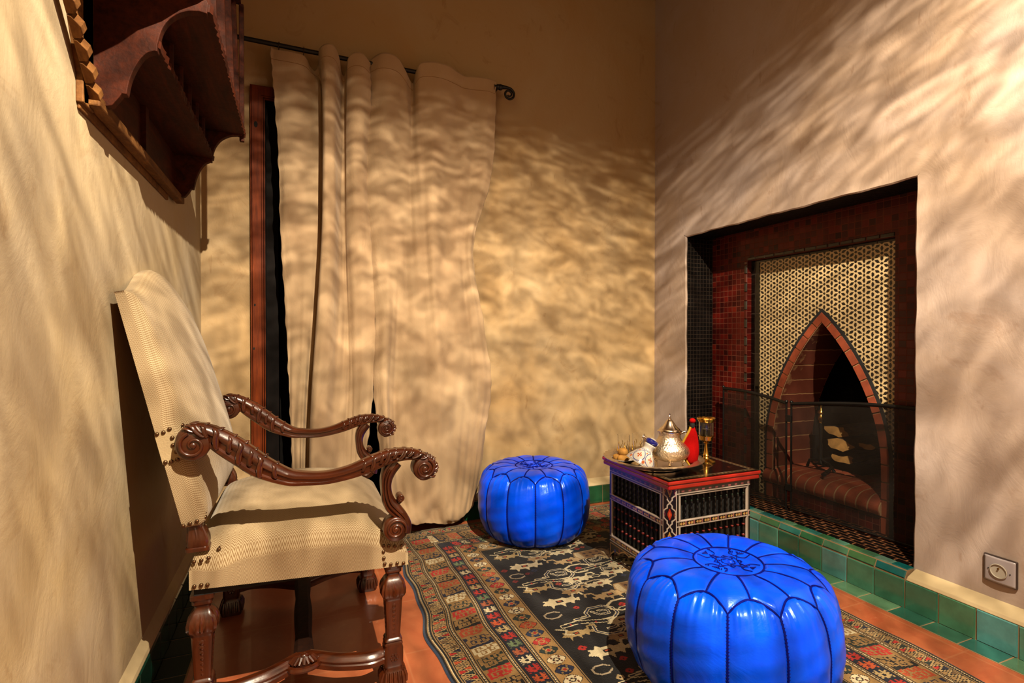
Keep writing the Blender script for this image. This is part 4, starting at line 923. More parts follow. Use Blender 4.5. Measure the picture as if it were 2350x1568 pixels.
rowsR = [row(rz_, [p[0] for p in RT], [p[2] for p in RT]),
 row(1.98, [848, 866, 893, 916, 930, 940, 948, 956, 968, 992, 1020, 1045, 1064, 1080, 1098, 1118, 1137], [.0, -.022, -.034, -.028, -.010, .006, .012, -.006, -.026, -.034, -.030, -.022, -.012, -.006, -.010, -.012, -.004]),
 row(1.70, [836, 858, 884, 908, 924, 938, 950, 962, 974, 992, 1018, 1044, 1062, 1078, 1094, 1112, 1128], [.004, -.018, -.028, -.018, -.008, -.004, -.006, -.014, -.026, -.038, -.020, -.014, -.010, -.006, -.010, -.012, -.002]),
 row(1.35, [847, 864, 886, 906, 922, 936, 950, 964, 978, 994, 1014, 1034, 1050, 1062, 1072, 1080, 1087], [.004, -.014, -.024, -.016, -.006, -.004, -.008, -.014, -.024, -.036, -.018, -.010, -.008, -.006, -.010, -.012, -.004]),
 row(1.0, [860, 874, 890, 902, 912, 930, 950, 968, 984, 1000, 1020, 1042, 1060, 1074, 1086, 1098, 1108], [.0, -.020, -.036, -.016, .002, -.002, -.010, -.016, -.022, -.030, -.018, -.010, -.010, -.008, -.012, -.012, -.004]),
 row(.70, [857, 870, 884, 894, 904, 922, 944, 966, 986, 1006, 1028, 1050, 1068, 1084, 1100, 1114, 1127], [.0, -.022, -.040, -.012, .006, -.004, -.014, -.020, -.024, -.030, -.022, -.014, -.012, -.010, -.014, -.016, -.006]),
 row(.45, [868, 880, 890, 898, 908, 926, 948, 970, 990, 1010, 1030, 1050, 1066, 1080, 1092, 1104, 1114], [.0, -.022, -.038, -.010, .0, -.012, -.024, -.030, -.032, -.036, -.030, -.020, -.016, -.014, -.016, -.018, -.008]),
 row([.235, .225, .21, .20, .19, .185, .18, .18, .18, .18, .18, .18, .185, .19, .20, .21, .22], [880, 890, 900, 908, 918, 934, 954, 976, 996, 1014, 1032, 1048, 1062, 1074, 1084, 1092, 1100], [.0, -.028, -.046, -.030, -.012, -.024, -.042, -.050, -.046, -.044, -.040, -.030, -.022, -.016, -.014, -.012, -.004]),
 row([.19, .15, .11, .088, .075, .068, .07, .085, .095, .085, .07, .06, .062, .07, .08, .10, .125], [884, 896, 910, 924, 940, 954, 968, 982, 996, 1012, 1028, 1042, 1056, 1068, 1076, 1086, 1090], [.0, -.034, -.055, -.060, -.070, -.072, -.060, -.030, -.022, -.036, -.052, -.046, -.036, -.022, -.014, -.008, .0]),
 row([max(hem(a_, b_, 2.43+c_), .009) for a_, b_, c_ in hemp], [p[0] for p in hemp], [p[2] for p in hemp])]
curtain('right cream cotton curtain whose hem trails on the rug behind the blue pouf', rowsR, 17, 2.43)
# ------------------------------------------------------------------ carved armchair
CX, CY = .02, 1.667
CHR = empty('armchair', (CX, CY, 0), label='carved dark wooden armchair with cream herringbone upholstery and bronze nails beside the left wall', cat='armchair')
def L3(p): return (p[0]-CX, p[1]-CY, p[2])
YN, YFa = 1.358, 1.976
def pillow(name, front, back, nu, nv, ns, uvf, parent):
    def ext(n):
        a = np.linspace(-1, 1, n); e = np.linspace(0, 1, ns+1)[1:]
        return np.concatenate([-np.ones(ns), a, np.ones(ns)]), np.concatenate([e[::-1], np.zeros(n), e])
    U, dU = ext(nu); V, dV = ext(nv); UU, VV = np.meshgrid(U, V); DU, DV = np.meshgrid(dU, dV); D = np.maximum(DU, DV)[..., None]
    Fp, Bp = front(UU, VV), back(UU, VV); P = Fp*(1-D)+Bp*D
    # the sides belly out a little between the two edges
    nrm = np.stack([UU*(DU > 0), VV*(DV > 0)], -1)
    uv = uvf(UU, VV, DU*np.sign(UU), DV*np.sign(VV), P)
    return grid_obj(name, P-np.array((CX, CY, 0)), M['fabric'], parent, True, uv=uv)
# seat
def seat_top(U, V):
    x = .016+.246*U; y = (YN+YFa)/2+(YFa-YN)/2*V
    y = y+np.sign(V)*(.006)*(1-U**2)
    edge = np.interp(x, [-.23, -.17, 0, .13, .19, .225, .262], [.424, .432, .440, .432, .414, .398, .386])
    cr = .052*(1-V**2)**.75*(1-np.clip(abs(U+.08), 0, 1)**3.2)
    dd = np.minimum((1-abs(V))*.30, (1-abs(U))*.246); r = .036
    z = edge+cr-np.where(dd < r, r-np.sqrt(np.maximum(r*r-(r-dd)**2, 0)), 0)
    dimp = .016*np.exp(-((x+.175)**2/.0012+(abs(V)-1)**2*.09/.0016)); z = z-dimp
    return np.stack([x, y, z], -1)
def seat_bot(U, V):
    x = .016+.246*U; y = (YN+YFa)/2+(YFa-YN)/2*V; return np.stack([x, y, np.interp(x, [-.23, .2, .262], [.341, .320, .319])], -1)
def seat_uv(U, V, du, dv, P):
    v = np.where(np.abs(dv) > np.abs(du), V*.30+dv*.09, V*.30); u = np.where(np.abs(du) >= np.abs(dv), U*.246+du*.09, U*.246)
    return np.stack([u, v], -1)
pillow('seat', seat_top, seat_bot, 60, 70, 12, seat_uv, CHR)
q = MB(); q.box(-.222, .255, YN+.010, YFa-.010, .322, .335); q.v = [L3(p) for p in q.v]; q.build('seat_underside', plain('black_lining', (16, 10, 7), .9), CHR)
# backrest
def zt(V): return 1.012+.078*(.5+.5*np.cos(pi*np.clip(abs(V)/.93, 0, 1)))**.9
def bk_rear(z): return -.241-.235*(z-.48)
def back_front(U, V):      # U up the back, V across
    h = (U+1)/2; z = .486+(zt(V)-.486)*h; y = (YN+YFa)/2+(YFa-YN)/2*V
    th = .050-.014*h; bul = .050*(1-V**2)**.6*(1-np.clip(abs(U*1.02), 0, 1)**4)*(1-.25*h)
    dd = np.minimum((1-abs(V))*.30, (1-abs(U))*.28); r = .020
    x = bk_rear(z)+th+bul-np.where(dd < r, (r-np.sqrt(np.maximum(r*r-(r-dd)**2, 0)))*.8, 0)
    x = x-.010*np.exp(-((z-.715)**2/.0012+((abs(V)-1)*.3)**2/.0010))
    return np.stack([x, y, z], -1)
def back_back(U, V):
    h = (U+1)/2; z = .484+(zt(V)-.004-.484)*h; y = (YN+YFa)/2+(YFa-YN)/2*V; return np.stack([bk_rear(z), y, z], -1)
def back_uv(U, V, du, dv, P):
    v = np.where(np.abs(dv) > np.abs(du), V*.30+dv*.045, V*.30); u = np.where(np.abs(du) >= np.abs(dv), U*.28+du*.045, U*.28)
    return np.stack([v, u], -1)
B_ = pillow('backrest', back_front, back_back, 90, 70, 9, back_uv, CHR)
uu = np.linspace(-1, 1, 30); U, V = np.meshgrid(uu, uu); grid_obj('backrest_lining', back_back(U, V)-np.array((CX, CY, 0)), plain('rear_fabric', (196, 160, 112), .9), B_, True)
# welt along the lower side of the backrest
for ys in (YN, YFa):
    s_ = -1 if ys == YN else 1
    for k_, (z0, z1) in enumerate(((.633, .700),)):
        q = MB(); pts = []
        for z in (z0, z1):
            x0 = bk_rear(z)+.001; pts.append((x0, z+(0 if z == z0 else -.0)));
        zz = np.linspace(z0, z1, 6); vs = [(bk_rear(z)-.001, ys+s_*.0018, z-.004) for z in zz]+[(bk_rear(z)+.034, ys+s_*.0018, z+.008) for z in zz]+[(bk_rear(z)-.001, ys-s_*.002, z-.004) for z in zz]+[(bk_rear(z)+.034, ys-s_*.002, z+.008) for z in zz]
        fs = [(i, i+1, 7+i, 6+i) for i in range(5)]+[(0, 6, 18, 12), (5, 17, 23, 11)]+[(i, 12+i, 13+i, i+1) for i in range(5)]+[(6+i, 7+i, 19+i, 18+i) for i in range(5)]
        q.add(vs, fs); q.v = [L3(p) for p in q.v]; q.build('side_patch', plain('patch_fabric', (224, 196, 148), .8, bs=.4, bsc=300), CHR)
# wooden parts -------------------------------------------------
def sweepXZ(q, path, hs, ws, y0, sect=None):
    """path: (x,z) centre line in a vertical plane; hs: height across the path, ws: width in y"""
    sect = sect or [(.5*cos(a)*1.0 if abs(cos(a)) < .8 else .5*np.sign(cos(a))*.98, .5*sin(a)) for a in np.linspace(0, 2*pi, 21)[:-1]]
    n_ = len(path); rs = []
    for i in range(n_):
        a = np.array(path[max(i-1, 0)]); b_ = np.array(path[min(i+1, n_-1)]); d_ = b_-a; d_ = d_/np.hypot(*d_); nn = np.array((-d_[1], d_[0])); h_ = hs[i]; w_ = ws[i]
        rs.append([L3((path[i][0]+nn[0]*s[0]*h_, y0+s[1]*w_, path[i][1]+nn[1]*s[0]*h_)) for s in sect])
    q.rings(rs, True, True)
MOULD = [(.50, -.18), (.50, .18), (.44, .34), (.30, .42), (.22, .50), (.06, .50), (.0, .42), (-.22, .40), (-.30, .50), (-.44, .48), (-.50, .34), (-.50, -.34), (-.44, -.48), (-.30, -.50), (-.22, -.40), (0, -.42), (.06, -.50), (.22, -.50), (.30, -.42), (.44, -.34)]
def scroll(q, cx, cz, r, y0, w, turns=1.6, a0=pi*.9, sgn=1, outer=-1):
    Mx = Matrix.Translation(L3((cx, y0, cz))) @ Matrix.Rotation(pi/2, 4, 'X')
    q.lathe([(r*.90, -w/2), (r, -w/2+.003), (r, w/2-.003), (r*.90, w/2)], 28, (0, 0, 0), Mx)
    for f in (-1, 1):
        yy = y0+f*(w/2+.0005); pts = []
        for k in range(40):
            s_ = k/39; a = a0+sgn*s_*turns*2*pi; rr = r*(.86-.70*s_); pts.append(L3((cx+rr*cos(a), yy, cz+rr*sin(a))))
        q.tube(pts, [r*.13*(1-.35*k/39) for k in range(40)], 8)
        q.ball(L3((cx, yy, cz)), r*.22, 12, 8, (1, .6, 1))
def leafrow(q, path, hs, y0, w, i0, i1, n, side=-1, size=.012, flip=1):
    """overlapping carved acanthus lobes on the top and the outer face"""
    P = np.array(path)
    for k in range(n):
        s_ = i0+(i1-i0)*k/(n-1); i = int(s_); i = min(max(i, 1), len(P)-2); d_ = P[i+1]-P[i-1]; d_ = d_/np.hypot(*d_); nn = np.array((-d_[1], d_[0])); h_ = hs[i]; sz = size*(.8+.35*(k % 2)); d_ = d_*flip
        for f in (side, -side):
            root_ = P[i]+nn*h_*.40-d_*sz*.7; ln_ = .62 if k % 2 else .42
            pts = [root_, P[i]+nn*h_*.30-d_*sz*.1, P[i]+nn*h_*(.30-ln_*.5)+d_*sz*.25, P[i]+nn*h_*(.30-ln_)+d_*sz*.85, P[i]+nn*h_*(.36-ln_)+d_*sz*1.15]
            yy = (.40, .50, .525, .515, .49)
            q.tube(catmull([L3((p[0], y0+f*w*yy[a_], p[1])) for a_, p in enumerate(pts)], 3), [sz*c_ for c_ in (.10, .20, .27, .32, .34, .36, .36, .34, .31, .28, .24, .18, .08)], 8, flat=.75)
            q.tube([L3((p[0]+d_[0]*sz*.28, y0+f*w*(yy[a_]+.02), p[1]+d_[1]*sz*.28+h_*.05)) for a_, p in enumerate(pts[1:4])], [sz*.10, sz*.17, sz*.06], 6)
        for yo in (-.22, .22):
            c = P[i]+nn*h_*.475; q.ball(L3((c[0], y0+yo*w, c[1])), sz*.30, 8, 6, (1.5, .8, .40))
ARM = [(-.243, .662), (-.236, .688), (-.219, .702), (-.193, .696), (-.151, .666), (-.116, .638), (-.08, .609), (-.025, .580), (.013, .573), (.05, .570), (.082, .572), (.120, .579), (.153, .589), (.190, .602), (.217, .609), (.250, .611), (.280, .607), (.305, .594)]
ARh = [.022, .030, .034, .040, .052, .053, .050, .037, .031, .029, .029, .031, .035, .036, .034, .030, .026, .022]
FRH = catmull([(a[0], a[1], h) for a, h in zip(ARM, ARh)], 5)
def arm(y0, outer):
    q = MB(); path = [(a, b_) for a, b_, c_ in FRH]; hs = [c_ for *_, c_ in FRH]; n_ = len(path)
    ws = [.040+.006*sin(pi*i/n_) for i in range(n_)]
    sweepXZ(q, path, hs, ws, y0, MOULD)
    scroll(q, -.216, .672, .0335, y0, .046, 1.35, 1.9, 1)
    scroll(q, .300, .572, .0295, y0, .046, 1.7, 1.2, -1)
    # outer curl joining the arm to its front scroll
    cp_ = [(.300+.0265*cos(a), .572+.0265*sin(a)) for a in np.linspace(1.9, -1.9, 26)]; sweepXZ(q, cp_, [.018-.006*i/25 for i in range(26)], [.040]*26, y0, MOULD)
    leafrow(q, path, hs, y0, .044, 9, 32, 9, outer, .017, 1); leafrow(q, path, hs, y0, .044, 60, 84, 9, outer, .013, -1)
    leafrow(q, cp_, [.02]*26, y0, .040, 2, 18, 8, outer, .010, 1)
    return q.build('armrest', M['woodx'], CHR, True, angle=50)
arm(1.350, -1); arm(1.986, 1)
SUP = catmull([(.232, .592), (.214, .572), (.205, .546), (.206, .515), (.214, .488), (.230, .468), (.246, .450), (.254, .430), (.250, .410)], 5)
def support(y0, o):
    q = MB(); n_ = len(SUP); hs = [.030+.004*sin(i*.35) for i in range(n_)]; sweepXZ(q, SUP, hs, [.036]*n_, y0, MOULD)
    scroll(q, .227, .424, .031, y0, .044, 1.8, -.4, 1)
    scroll(q, .240, .500, .0095, y0, .034, 1.0, 1.0, 1)
    q.tube([L3((.222, y0, .486)), L3((.236, y0, .487)), L3((.246, y0, .494))], [.010, .008, .006], 8)
    q.tube([L3((x-.004, y0-o*-.019, z)) for x, z in SUP[4:34]], .0028, 6)
    return q.build('arm_support', M['wood'], CHR, True, angle=50)
support(1.352, -1); support(1.984, 1)
def loft(q, cx, cy, lv, n=48):
    """lv: (z, half width, squareness, ripple, dx)"""
    rs = []
    for z, w, p, rip, dx in lv:
        ring = []
        for k in range(n):
            a = 2*pi*k/n+pi/4; c_, s_ = cos(a), sin(a); r = w/((abs(c_)**p+abs(s_)**p)**(1/p)); r *= 1+rip*cos(a*20)
            ring.append(L3((cx+dx+r*c_, cy+r*s_, z)))
        rs.append(ring)
    q.rings(rs)
def leg(cx, cy, foot_dir=1, nm='leg'):
    q = MB(); K = [(.322, .024), (.312, .024), (.309, .021), (.300, .0205), (.297, .017), (.292, .0155), (.286, .0165), (.281, .021)]
    lv = [(z, w, 8, 0, 0) for z, w in K]+[(.276, .024, 6, .02, 0), (.268, .0285, 5, .05, 0), (.256, .0315, 4.5, .06, 0), (.244, .0310, 4.5, .06, 0), (.236, .0275, 5, .04, 0), (.231, .0235, 7, 0, 0), (.226, .0225, 8, 0, 0)]
    lv += [(z, .0225-.0055*(.226-z)/.100, 9, 0, 0) for z in np.linspace(.22, .128, 6)]+[(.126, .020, 8, 0, 0), (.121, .0225, 8, 0, 0), (.118, .0205, 8, 0, 0), (.112, .0235, 8, 0, 0), (.108, .0225, 8, 0, 0), (.100, .0245, 9, 0, 0), (.060, .0245, 9, 0, 0), (.056, .0235, 8, 0, 0), (.050, .022, 6, 0, 0), (.044, .025, 5, .02, 0), (.032, .0295, 5, .03, 0), (.018, .032, 5, .03, 0), (.006, .0325, 5, .0, 0), (0, .030, 6, 0, 0)]
    loft(q, cx, cy, lv)
    # raised husk ornaments in the tapered panels, rosette in the block
    for (fx, fy) in ((0, -1), (1, 0), (0, 1), (-1, 0)):
        for k in range(7):
            z = .214-k*.0125; w = .0225-.0055*(.226-z)/.100; s_ = .0058-.0004*k
            q.ball(L3((cx+fx*(w-.001), cy+fy*(w-.001), z)), s_, 8, 6, (1 if fy else .5, 1 if fx else .5, 1.25)); 
            for sd in (-1, 1): q.ball(L3((cx+fx*(w-.001)+(sd*.006 if fy else 0), cy+fy*(w-.001)+(sd*.006 if fx else 0), z+.004)), s_*.5, 6, 5, (1 if fy else .6, 1 if fx else .6, 1))
        for k in range(6):
            a = k*pi/3; q.ball(L3((cx+fx*.0245+(.0075*cos(a) if fy else 0), cy+fy*.0245+(.0075*cos(a) if fx else 0), .080+.0075*sin(a))), .0042, 8, 5, (1 if fy else .5, 1 if fx else .5, 1))
        for k in range(5):
            o_ = -.020+k*.010; q.tube([L3((cx+fx*.026+(o_ if fy else 0), cy+fy*.026+(o_ if fx else 0), .043)), L3((cx+fx*.0315+(o_*1.1 if fy else 0), cy+fy*.0315+(o_*1.1 if fx else 0), .028)), L3((cx+fx*.0325+(o_*1.1 if fy else 0), cy+fy*.0325+(o_*1.1 if fx else 0), .012))], [.003, .0042, .003], 6)
    return q.build(nm, M['wood'], CHR, True, angle=45)
LX0, LX1, LY0, LY1 = -.207, .227, 1.388, 1.948
for x in (LX0, LX1):
    for y in (LY0, LY1): leg(x, y)
for y in (LY0-.004, LY1+.004):
    q = MB(); loft(q, -.214, y, [(.425, .0245, 7, 0, 0), (.432, .0245, 7, 0, 0), (.434, .0215, 6, 0, 0), (.440, .023, 5, .0, 0), (.452, .0225, 4, .05, -.001), (.466, .0195, 4, .05, -.003), (.478, .0165, 4, .03, -.006), (.483, .019, 6, 0, -.007), (.492, .020, 7, 0, -.008)]); q.build('rear_post', M['wood'], CHR, True, angle=45)
# serpentine stretchers and the cross rail
def flatsweep(q, path, zc, w, h):
    prof = [(-.5, -.5), (-.5, -.18), (-.42, -.10), (-.46, .08), (-.36, .24), (-.26, .30), (-.20, .46), (0, .5), (.20, .46), (.26, .30), (.36, .24), (.46, .08), (.42, -.10), (.5, -.18), (.5, -.5)]
    n_ = len(path); rs = []
    for i in range(n_):
        a = np.array(path[max(i-1, 0)]); b_ = np.array(path[min(i+1, n_-1)]); d_ = b_-a; d_ = d_/np.hypot(*d_); nn = (-d_[1], d_[0])
        rs.append([L3((path[i][0]+nn[0]*p[0]*w, path[i][1]+nn[1]*p[0]*w, zc+p[1]*h)) for p in prof])
    q.rings(rs)
for y0, sg in ((LY0, 1), (LY1, -1)):
    q = MB(); ctl = [(LX0+.02, y0), (LX0+.06, y0-.010*sg), (LX0+.115, y0+.004*sg), (LX0+.150, y0+.020*sg), (.010-.018, y0+.052*sg), (.010, y0+.060*sg)]
    pth = catmull(ctl, 8); pth2 = [(.02-x, y) for x, y in pth[::-1]]; flatsweep(q, pth, .085, .036, .034); flatsweep(q, pth2, .085, .036, .034)
    o = q.build('stretcher', M['woodx'], CHR, True, angle=45)
    q = MB()
    for k in range(9):
        a = pi*(k+.5)/9; q.tube([L3((.010, y0+sg*.030, .098)), L3((.010+.020*cos(a), y0+sg*(.030-.014*sin(a)), .104)), L3((.010+.034*cos(a), y0+sg*(.032-.026*sin(a)), .094))], [.003, .0055, .0035], 7)
    q.tube([L3((.010+.038*cos(a), y0+sg*(.036-.030*sin(a)), .082)) for a in np.linspace(0, pi, 20)], .0075, 8); q.ball(L3((.010, y0+sg*.034, .104)), .009, 10, 6, (1, 1, .6)); q.build('shell_carving', M['wood'], o, True)
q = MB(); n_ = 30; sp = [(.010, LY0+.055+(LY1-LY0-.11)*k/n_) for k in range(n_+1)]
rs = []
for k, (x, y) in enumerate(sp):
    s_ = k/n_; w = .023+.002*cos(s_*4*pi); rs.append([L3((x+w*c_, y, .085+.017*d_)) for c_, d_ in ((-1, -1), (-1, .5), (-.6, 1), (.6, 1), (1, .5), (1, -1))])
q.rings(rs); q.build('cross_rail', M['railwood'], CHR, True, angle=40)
# upholstery nails
n0 = None
def nail(p, nrm):
    global n0
    if n0 is None:
        q = MB(); q.lathe([(.0046, 0), (.0044, .0012), (.0034, .0026), (.0018, .0034), (0, .0037)], 16); n0 = o = q.build('upholstery_nail', M['nail'], CHR, True)
    else: o = n0.copy(); link(o, CHR)
    o.location = L3(p); o.rotation_mode = 'QUATERNION'; o.rotation_quaternion = Vector((0, 0, 1)).rotation_difference(Vector(nrm))
SIDE = [(360, 997), (375, 993), (389, 985), (395.5, 1005), (397, 1022), (404.5, 1037.6), (379.6, 1061), (393, 1059.6), (407, 1055), (420, 1207.5), (435.7, 1202), (452, 1197), (445, 1290), (461.7, 1287), (478.5, 1281), (445.6, 1348), (461.7, 1344.6), (476, 1344), (880, 1253), (892, 1253), (906, 1254), (922, 1252), (880, 1266.5), (881, 1281), (883, 1294), (897, 1295.5), (911.6, 1292.5), (926, 1292.5)]
for px, py in SIDE:
    P = on(1, YN-.002, px, py); nail((P[0], YN-.0022, P[2]+(.0015 if py > 1340 else 0)), (0, -1, 0)); nail((P[0], YFa+.0022, P[2]+(.0015 if py > 1340 else 0)), (0, 1, 0))
for z in (.706, .712): nail((bk_rear(z)+.052, YN+.008+(z-.706)*1.5, z), (.9, -.3, .1))
for z in (.500, .508, .516): nail((bk_rear(z)+.0475, YN+.010+(z-.5)*.6, z), (1, -.1, 0))
for k_ in range(3): nail((-.172+.002*k_, YN+.012+.009*k_, .4215+.001*k_), (0, -.2, 1))
for k_ in range(3): nail((.196-.002*k_, YN+.016+.011*k_, .4105+.002*k_), (-.1, -.2, 1))

# ------------------------------------------------------------------ carved hanging shelf on the left wall
SY0, SY1 = 1.25, 1.985
SH = empty('wall_shelf', (XL, (SY0+SY1)/2, 1.36), label='dark carved wooden hanging shelf with scalloped ends high on the left wall', cat='shelf')
def LS(p): return (p[0]-XL, p[1]-(SY0+SY1)/2, p[2]-1.36)
def scal(pts): return catmull(pts, 5)
edge = [(-.350, 1.362), (-.338, 1.366)]+scal([(-.338, 1.366), (-.326, 1.384), (-.322, 1.392)])+scal([(-.314, 1.392), (-.308, 1.424), (-.296, 1.456), (-.282, 1.478), (-.268, 1.487)])+[(-.262, 1.487), (-.262, 1.500)]+scal([(-.262, 1.500), (-.253, 1.535), (-.236, 1.562), (-.212, 1.579), (-.188, 1.585)])+[(-.174, 1.583), (-.172, 1.604)]
outl = [(XL+.004, 1.352)]+edge+[(-.172, 2.05), (XL+.004, 2.05)]
outf = outl[:-2]+[(-.205, 1.606), (-.300, 1.64), (-.345, 1.75), (-.35, 2.05), (XL+.004, 2.05)]
outn = outl[:-2]+[(-.186, 1.64), (-.195, 2.05), (XL+.004, 2.05)]
def endp(y0, y1, nm):
    q = MB(); q.prism(outn if y0 < 1.6 else outf, y0, y1, lambda u, v, w: LS((u, w, v))); return q.build(nm, M['shelfwood'], SH, bevel=.0015)
endp(SY0, SY0+.020, 'end_panel'); endp(SY1-.020, SY1, 'end_panel')
for (z0, z1, x1, fe) in ((1.497, 1.512, -.262, .004), (1.588, 1.604, -.168, .005)):
    q = MB(); n_ = 90; ys = np.linspace(SY0+.002, SY1+.006, n_)
    top = [(x1+.0035*abs(sin(i*.9))-(.002 if i % 11 == 0 else 0)+.001*sin(i*2.3), y) for i, y in enumerate(ys)]
    vs = []; 
    for z in (z0, z1): vs += [LS((XL+.004, y, z)) for y in ys]+[LS((x+(.002 if z == z1 else 0), y, z)) for x, y in top]
    fs = []
    for i in range(n_-1): fs += [(i, i+1, n_+i+1, n_+i), (2*n_+i, 3*n_+i, 3*n_+i+1, 2*n_+i+1), (n_+i, n_+i+1, 3*n_+i+1, 3*n_+i)]
    fs += [(0, n_, 3*n_, 2*n_), (n_-1, 3*n_-1, 4*n_-1, 2*n_-1)]
    q.add(vs, fs); q.build('shelf_board', M['shelfwood'], SH)
q = MB(); q.v = []; q.box(-.372, -.348, SY0-.03, SY1+.03, 1.350, 1.372); q.box(XL, -.372, SY0-.05, SY1-.08, 1.334, 1.362); q.v = [LS(p) for p in q.v]; q.build('bottom_rail', M['shelfpale'], SH, bevel=.003)
q = MB(); q.box(XL, XL+.010, SY0+.01, SY1-.01, 1.36, 2.05); q.box(XL+.010, XL+.022, SY0+.33, SY0+.36, 1.36, 1.50); q.v = [LS(p) for p in q.v]; q.build('back_board', M['shelfwood'], SH)
# rear stile against the wall and the notched column beside the near end panel
q = MB(); q.box(XL, XL+.012, SY0-.055, SY0-.0, 1.345, 2.05); q.v = [LS(p) for p in q.v]; q.build('wall_stile', M['shelfpale'], SH, bevel=.002)
q = MB(); dY, dZ = -.735, .678      # the notched wing leans out towards the room's front
s_ = 0
while s_ < .36:
    y0, z0 = SY0-.012+dY*s_*.95, 1.362+dZ*s_; h_ = .0400
    pr = [(0, .002), (.012, .004), (.018, .012), (.017, .024), (.011, .032), (.006, .0385), (0, h_)]
    q.prism([(XL+.013+a, b_) for a, b_ in pr], -.013, .013, lambda u, v, w: LS((u, y0+dY*v+dZ*w, z0+dZ*v-dY*w))); s_ += h_
q.build('notched_wing', M['shelfpale'], SH, bevel=.0012)
q = MB(); q.prism([(XL, .985), (-.262, 1.04), (-.245, 1.07), (-.232, 1.10), (-.225, 1.135), (-.205, 1.165), (-.195, 1.20), (-.178, 1.225), (-.170, SY0), (XL, SY0)], 1.618, 1.634, lambda u, v, w: LS((u, v, w))); q.build('wing_board', M['shelfwood'], SH, bevel=.001)
q = MB(); q.prism([(SY0, 1.36), (SY0-.05, 1.345), (SY0-.055, 1.40), (1.12, 1.56), (1.10, 1.618), (SY0, 1.618)], XL, XL+.012, lambda u, v, w: LS((w, u, v))); q.build('wing_panel', M['shelfpale'], SH, bevel=.001)
# upright slats: a short tier standing on the middle board, a tall tier on the front edge of the upper board
sl0 = None
def slat(x, y, z0, z1, w, key, lean=0):
    q = MB(); pr = [(-.022, -w/2), (.0, -w/2), (.006, -w/2+.004), (.006, w/2-.004), (0, w/2), (-.022, w/2)]
    q.prism(pr, z0, z1, lambda u, v, k: LS((x+u+lean*(k-z0), y+v, k))); return q.build('upright_slat', M['shelfwood'], SH, bevel=.0008)
for y in (1.31, 1.42, 1.53, 1.64, 1.75, 1.86): slat(-.272, y, 1.512, 1.588, .016, 0)
for y in (1.268, 1.43, 1.61, 1.79, 1.955): slat(-.182, y, 1.604, 2.03, .017, 1, -.03)
q = MB(); q.box(-.182, -.168, SY1-.010, SY1+.006, 1.57, 2.03); q.v = [LS(p) for p in q.v]; q.build('corner_post', M['shelfwood'], SH, bevel=.002)
q = MB(); q.box(XL, -.176, SY0, SY1, 2.03, 2.05); q.v = [LS(p) for p in q.v]; q.build('top_board', M['shelfwood'], SH)
# ------------------------------------------------------------------ rug
RX0, RX1, RY0, RY1 = .368, 1.672, .10, 2.435
RW, RL = RX1-RX0, RY1-RY0
rp = Paint(RW, RL, .003, (9, 8, 13))
KB, TAN, CR, RD_, OR, NV, BL, GN = (14, 12, 14), (182, 144, 92), (250, 232, 188), (206, 44, 34), (214, 92, 42), (24, 32, 62), (56, 76, 110), (26, 46, 40)
X, Y = rp.X, rp.Y; dL, dR, dT = X, RW-X, RL-Y; D = np.minimum(np.minimum(dL, dR), dT)
rr = random.Random(11)
class Band:
    """a border band drawn in its own (s along, d from the edge) frame on the left, right and far sides"""
    def __init__(s, side): s.side = side
    def p(s, a, d): return {'L': (d, a), 'R': (RW-d, a), 'T': (a, RL-d)}[s.side]
    def poly(s, pts, c): rp.poly([s.p(a, d) for a, d in pts], c)
    def line(s, pts, w, c): rp.line([s.p(a, d) for a, d in pts], w, c)
    def ell(s, a, d, ra, rd, c, pw=2): x, y = s.p(a, d); rp.ell(x, y, *((rd, ra) if s.side != 'T' else (ra, rd)), c, pw)
def stripe(d0, d1, c): m = (D >= d0) & (D < d1); rp.a[m] = lin(c)
stripe(0, .006, BL); stripe(.006, .013, KB); stripe(.013, .015, TAN); stripe(.015, .018, KB); stripe(.019, .0245, KB); stripe(.0245, .027, TAN); stripe(.027, .031, KB)
m = (D >= .015) & (D < .0185) & ((((X+Y)/.006) % 1) < .6); rp.a[m] = lin(CR)
stripe(.031, .072, TAN)
for a in (.072, .176, .246): 
    for d0, d1, c in ((0, .003, KB), (.003, .0055, TAN), (.0055, .008, KB), (.008, .0105, CR), (.0105, .013, KB), (.013, .0155, TAN), (.0155, .019, KB)): stripe(a+d0, a+d1, c)
    m = (D >= a+.008) & (D < a+.0105) & ((((X-Y)/.008) % 1) < .3); rp.a[m] = lin(KB)
stripe(.091, .176, (164, 126, 74)); stripe(.195, .246, (16, 22, 44)); stripe(.265, .335, (184, 142, 84)); stripe(.335, .339, KB); stripe(.339, .342, TAN); stripe(.342, .346, KB)
EG = ["..########......", "..##....########", "..##.##.##....##", "..##.##.##.##.##", "######.###.##...", "##..........####", "##.######.....##", "##.##..##.##.###", "##.##.###.##....", "##....##..####..", "########....##..", "......#######..."]
MOT = ["#..##..#", ".######.", "###..###", ".##..##.", "########", ".##..##.", "#.#..#.#", "..#..#.."]
def bitmap(B, bm_, a0, d0, sa, sd, c, rev=False, c2=None):
    for i, r_ in enumerate(bm_):
        for j, ch in enumerate(r_):
            if ch == '#':
                ii = len(bm_)-1-i if rev else i; sk = j*.25*sa
                x0, y0 = B.p(a0+ii*sa+sk, d0+j*sd); x1, y1 = B.p(a0+(ii+1)*sa+.0007+sk, d0+(j+1)*sd+.0007); rp.rect(min(x0, x1), max(x0, x1), min(y0, y1), max(y0, y1), c)
